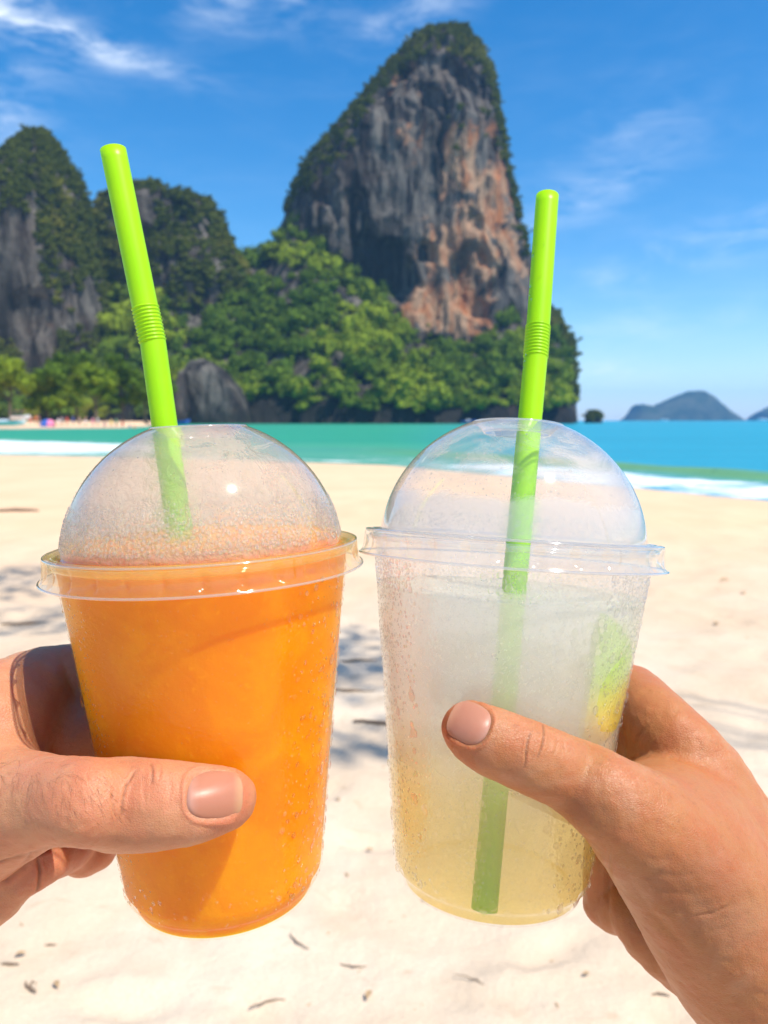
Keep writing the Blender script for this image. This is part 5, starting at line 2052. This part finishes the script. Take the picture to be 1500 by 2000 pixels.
TWIGS = [(745, 1418, 120, -.45, 'dark forked twig on the sand between the two cups', .012, True), (688, 1350, 90, -.1, 'thin dark twig just above the forked one between the cups', .008, False),
         (690, 1290, 110, .08, 'thin dark stick between the cups under the lids, farthest up the beach', .008, False), (30, 1000, 90, .02, 'low brown driftwood log at the left edge far up the beach', .035, False),
         (532, 1944, 92, .32, 'thin curved grey stick at the bottom centre of the photo', .003, False), (690, 1873, 52, -.1, 'short dark twig below the gap between the cups', .0025, False),
         (585, 1832, 60, -.8, 'thin curved stem just right of the foot of the orange cup', .0025, False), (20, 1882, 34, 0, 'short brown twig at the left edge near the bottom', .004, False),
         (60, 1215, 110, .1, 'thin dark stick left of the orange cup, above the hand', .012, False), (98, 1838, 22, .1, 'tiny dark stem below the left hand', .0025, False),
         (1290, 1938, 34, -.05, 'short dark twig at the bottom right beside the forearm', .003, False), (930, 1912, 90, -.5, 'thin pale stem below the lemonade cup', .002, False),
         (60, 1925, 40, -.6, 'crooked brown twig near the lower left corner', .005, True)]
for i, a in enumerate(TWIGS): twig(a[0], a[1], a[2], a[3], a[4], a[5], a[6], 900 + i)


def dry_leaf(px, py, Lpx, ang, label, seed):
    r = np.random.default_rng(seed)
    g = ground(px, py)
    L = Lpx / F * ((g - EYE) @ FWD)
    V = []
    for i in range(9):
        t = i / 8
        w_ = L * .22 * math.sin(PI * t) ** .8
        z = .006 + L * .08 * math.sin(PI * t)
        V += [((t - .5) * L, -w_, z + w_ * .5), ((t - .5) * L, 0, z), ((t - .5) * L, w_, z + w_ * .6)]
    I = (np.arange(8)[:, None] * 3 + np.arange(2)).ravel()
    o = mesh_np('dry_leaf', V, np.stack([I, I + 1, I + 4, I + 3], 1), LF)
    o.location = (g[0], g[1], .004); o.rotation_euler = (0, 0, ang)
    tag(o, label, 'leaf', 'dry leaves on the sand')


for i, a in enumerate([(1415, 1135, 22, .3, 'brown leaf on the sand right of the lemonade lid'), (1452, 1160, 18, 1.2, 'small brown leaf near the right edge, below the other one'),
                       (1400, 1218, 20, .8, 'pale brown leaf on the sand right of the lemonade cup'), (722, 1655, 16, 0, 'small dark leaf between the lower halves of the cups'),
                       (660, 1575, 14, 2, 'tiny leaf beside the right wall of the orange cup'), (720, 1940, 26, 1.2, 'curled orange brown leaf under the gap between the cups'),
                       (1145, 1905, 18, .4, 'small leaf on the sand left of the forearm'), (110, 1915, 24, 2.2, 'brown leaf near the lower left corner'), (40, 1865, 22, .4, 'brown leaf at the left edge below the hand')]):
    dry_leaf(*a, 950 + i)

def debris():
    r = np.random.default_rng(99)
    V, Q = [], []
    for i in range(380):
        y = 1.6 + 9 * r.random() ** 1.6; x = r.uniform(-.62, .62) * y
        a = r.uniform(0, PI); L = .0025 + .012 * r.random() ** 3 * (1 + .1 * y); w_ = L * r.uniform(.08, .4)
        z = .035 + r.uniform(-.02, .01) if False else .012
        c, s_ = math.cos(a), math.sin(a)
        o = len(V)
        for u, v, h in ((-L, 0, 0), (0, -w_, .3), (L, 0, .1), (0, w_, .5), (0, 0, 1)):
            V.append((x + u * c - v * s_, y + u * s_ + v * c, z + h * w_))
        Q += [(o, o + 1, o + 4), (o + 1, o + 2, o + 4), (o + 2, o + 3, o + 4), (o + 3, o, o + 4)]
    V = np.array(V)
    # settle every flake on the sand
    sd_ = bpy.data.objects['beach_sand']
    bvh = BVHTree.FromPolygons([v.co[:] for v in sd_.data.vertices], [p.vertices[:] for p in sd_.data.polygons])
    for k in range(0, len(V), 5):
        hit = bvh.ray_cast(Vector((V[k + 4, 0], V[k + 4, 1], 2)), Vector((0, 0, -1)))
        if hit[0] is not None: V[k:k + 5, 2] += hit[0].z - .012
    o = mesh_np('sand_debris', V, np.array(Q), LF, smooth=False)
    tag(o, 'small bits of dry leaf and wood scattered over the sand', kind='stuff')
    for ob in list(bpy.data.objects):
        if ob.name.startswith(('twig', 'dry_leaf')) and ob.parent is None:
            hit = bvh.ray_cast(Vector((ob.location.x, ob.location.y, 2)), Vector((0, 0, -1)))
            if hit[0] is not None: ob.location.z = hit[0].z + .002


debris()

# ---- the tree that shades the sand in patches: it leans over the beach from the right, behind the camera's shoulder
def shade_tree():
    base = Vector((11.8, -2.8, 0))
    root = empty('tree', tuple(base))
    tag(root, 'leafy beach tree that leans over from the right and throws dappled shade on the sand', 'tree')
    bpath = [Vector((0, 0, -.2)), Vector((-.3, .3, 2.6)), Vector((-1.0, .6, 5.4)), Vector((-1.8, 1.0, 8.2)), Vector((-2.3, 1.2, 9.2))]
    V, Fs = tube(bpath, [.24, .20, .16, .11, .04], 12)
    mesh_np('trunk', V, Fs, BARK, root)
    r = np.random.default_rng(77)
    # clusters sit where the photograph's patches of shade point back to along the sun's direction
    targets = [(690, 1320, 1.0, .42), (700, 1450, .8, .30), (660, 1300, .5, .3), (40, 1120, 1.6, .5), (70, 1210, 1.4, .4), 
               (-60, 1160, 1.2, .5), (640, 1250, 1.0, .3)]
    LV, LQ = [], []
    for px, py, hh, rad in targets:
        g = Vector(ground(px, py))
        t = (10.5 + hh) / SUN.z
        c = g + SUN * t - base
        V, Fs = tube([bpath[3], (bpath[3] + c) / 2 + Vector((0, 0, .3)), c], [.03, .010, .005], 6)
        mesh_np('limb', V, Fs, BARK, root)
        for k in range(int(700 * rad * rad) + 18):
            d = Vector(r.normal(0, 1, 3)); d.normalize()
            p = c + Vector((d.x * rad * 1.5, d.y * rad * 1.2, d.z * rad * .6)) * r.random() ** .5
            a = Vector(r.normal(0, 1, 3)).normalized(); b = a.cross(Vector(r.normal(0, 1, 3))).normalized()
            L = r.uniform(.05, .095)
            o = len(LV)
            LV += [tuple(p - a * L), tuple(p + b * L * .4), tuple(p + a * L), tuple(p - b * L * .4)]
            LQ.append((o, o + 1, o + 2, o + 3))
    o = mesh_np('leaves', LV, np.array(LQ), LEAF, root, attrs={'shade': ('FLOAT', np.repeat(r.random(len(LQ)), 4)), 'kind': ('FLOAT', np.zeros(len(LV)))})
    o['kind'] = 'stuff'


shade_tree()

# ================================================================= AIR
def haze():
    m = bpy.data.materials.new('haze'); m.use_nodes = True
    nt = NT(m.node_tree)
    v = nt.n('ShaderNodeVolumePrincipled', None, Color=(0.30, 0.60, 1.0), Density=0.00014, Anisotropy=0.2)
    nt.n('ShaderNodeOutputMaterial', None, Volume=v)
    V = [(x, y, z) for x in (-6600, 6600) for y in (-3300, 6600) for z in (-210, 250)]
    Q = [(0, 1, 3, 2), (4, 6, 7, 5), (0, 4, 5, 1), (2, 3, 7, 6), (0, 2, 6, 4), (1, 5, 7, 3)]
    o = mesh_np('haze', V, np.array(Q), m, smooth=False)
    tag(o, 'thin sea haze over the bay', kind='stuff')


haze()
print('tris', sum(sum(len(p.vertices) - 2 for p in o.data.polygons) for o in bpy.data.objects if o.type == 'MESH' and len(o.data.polygons) < 50000), 'objs', len(bpy.data.objects))
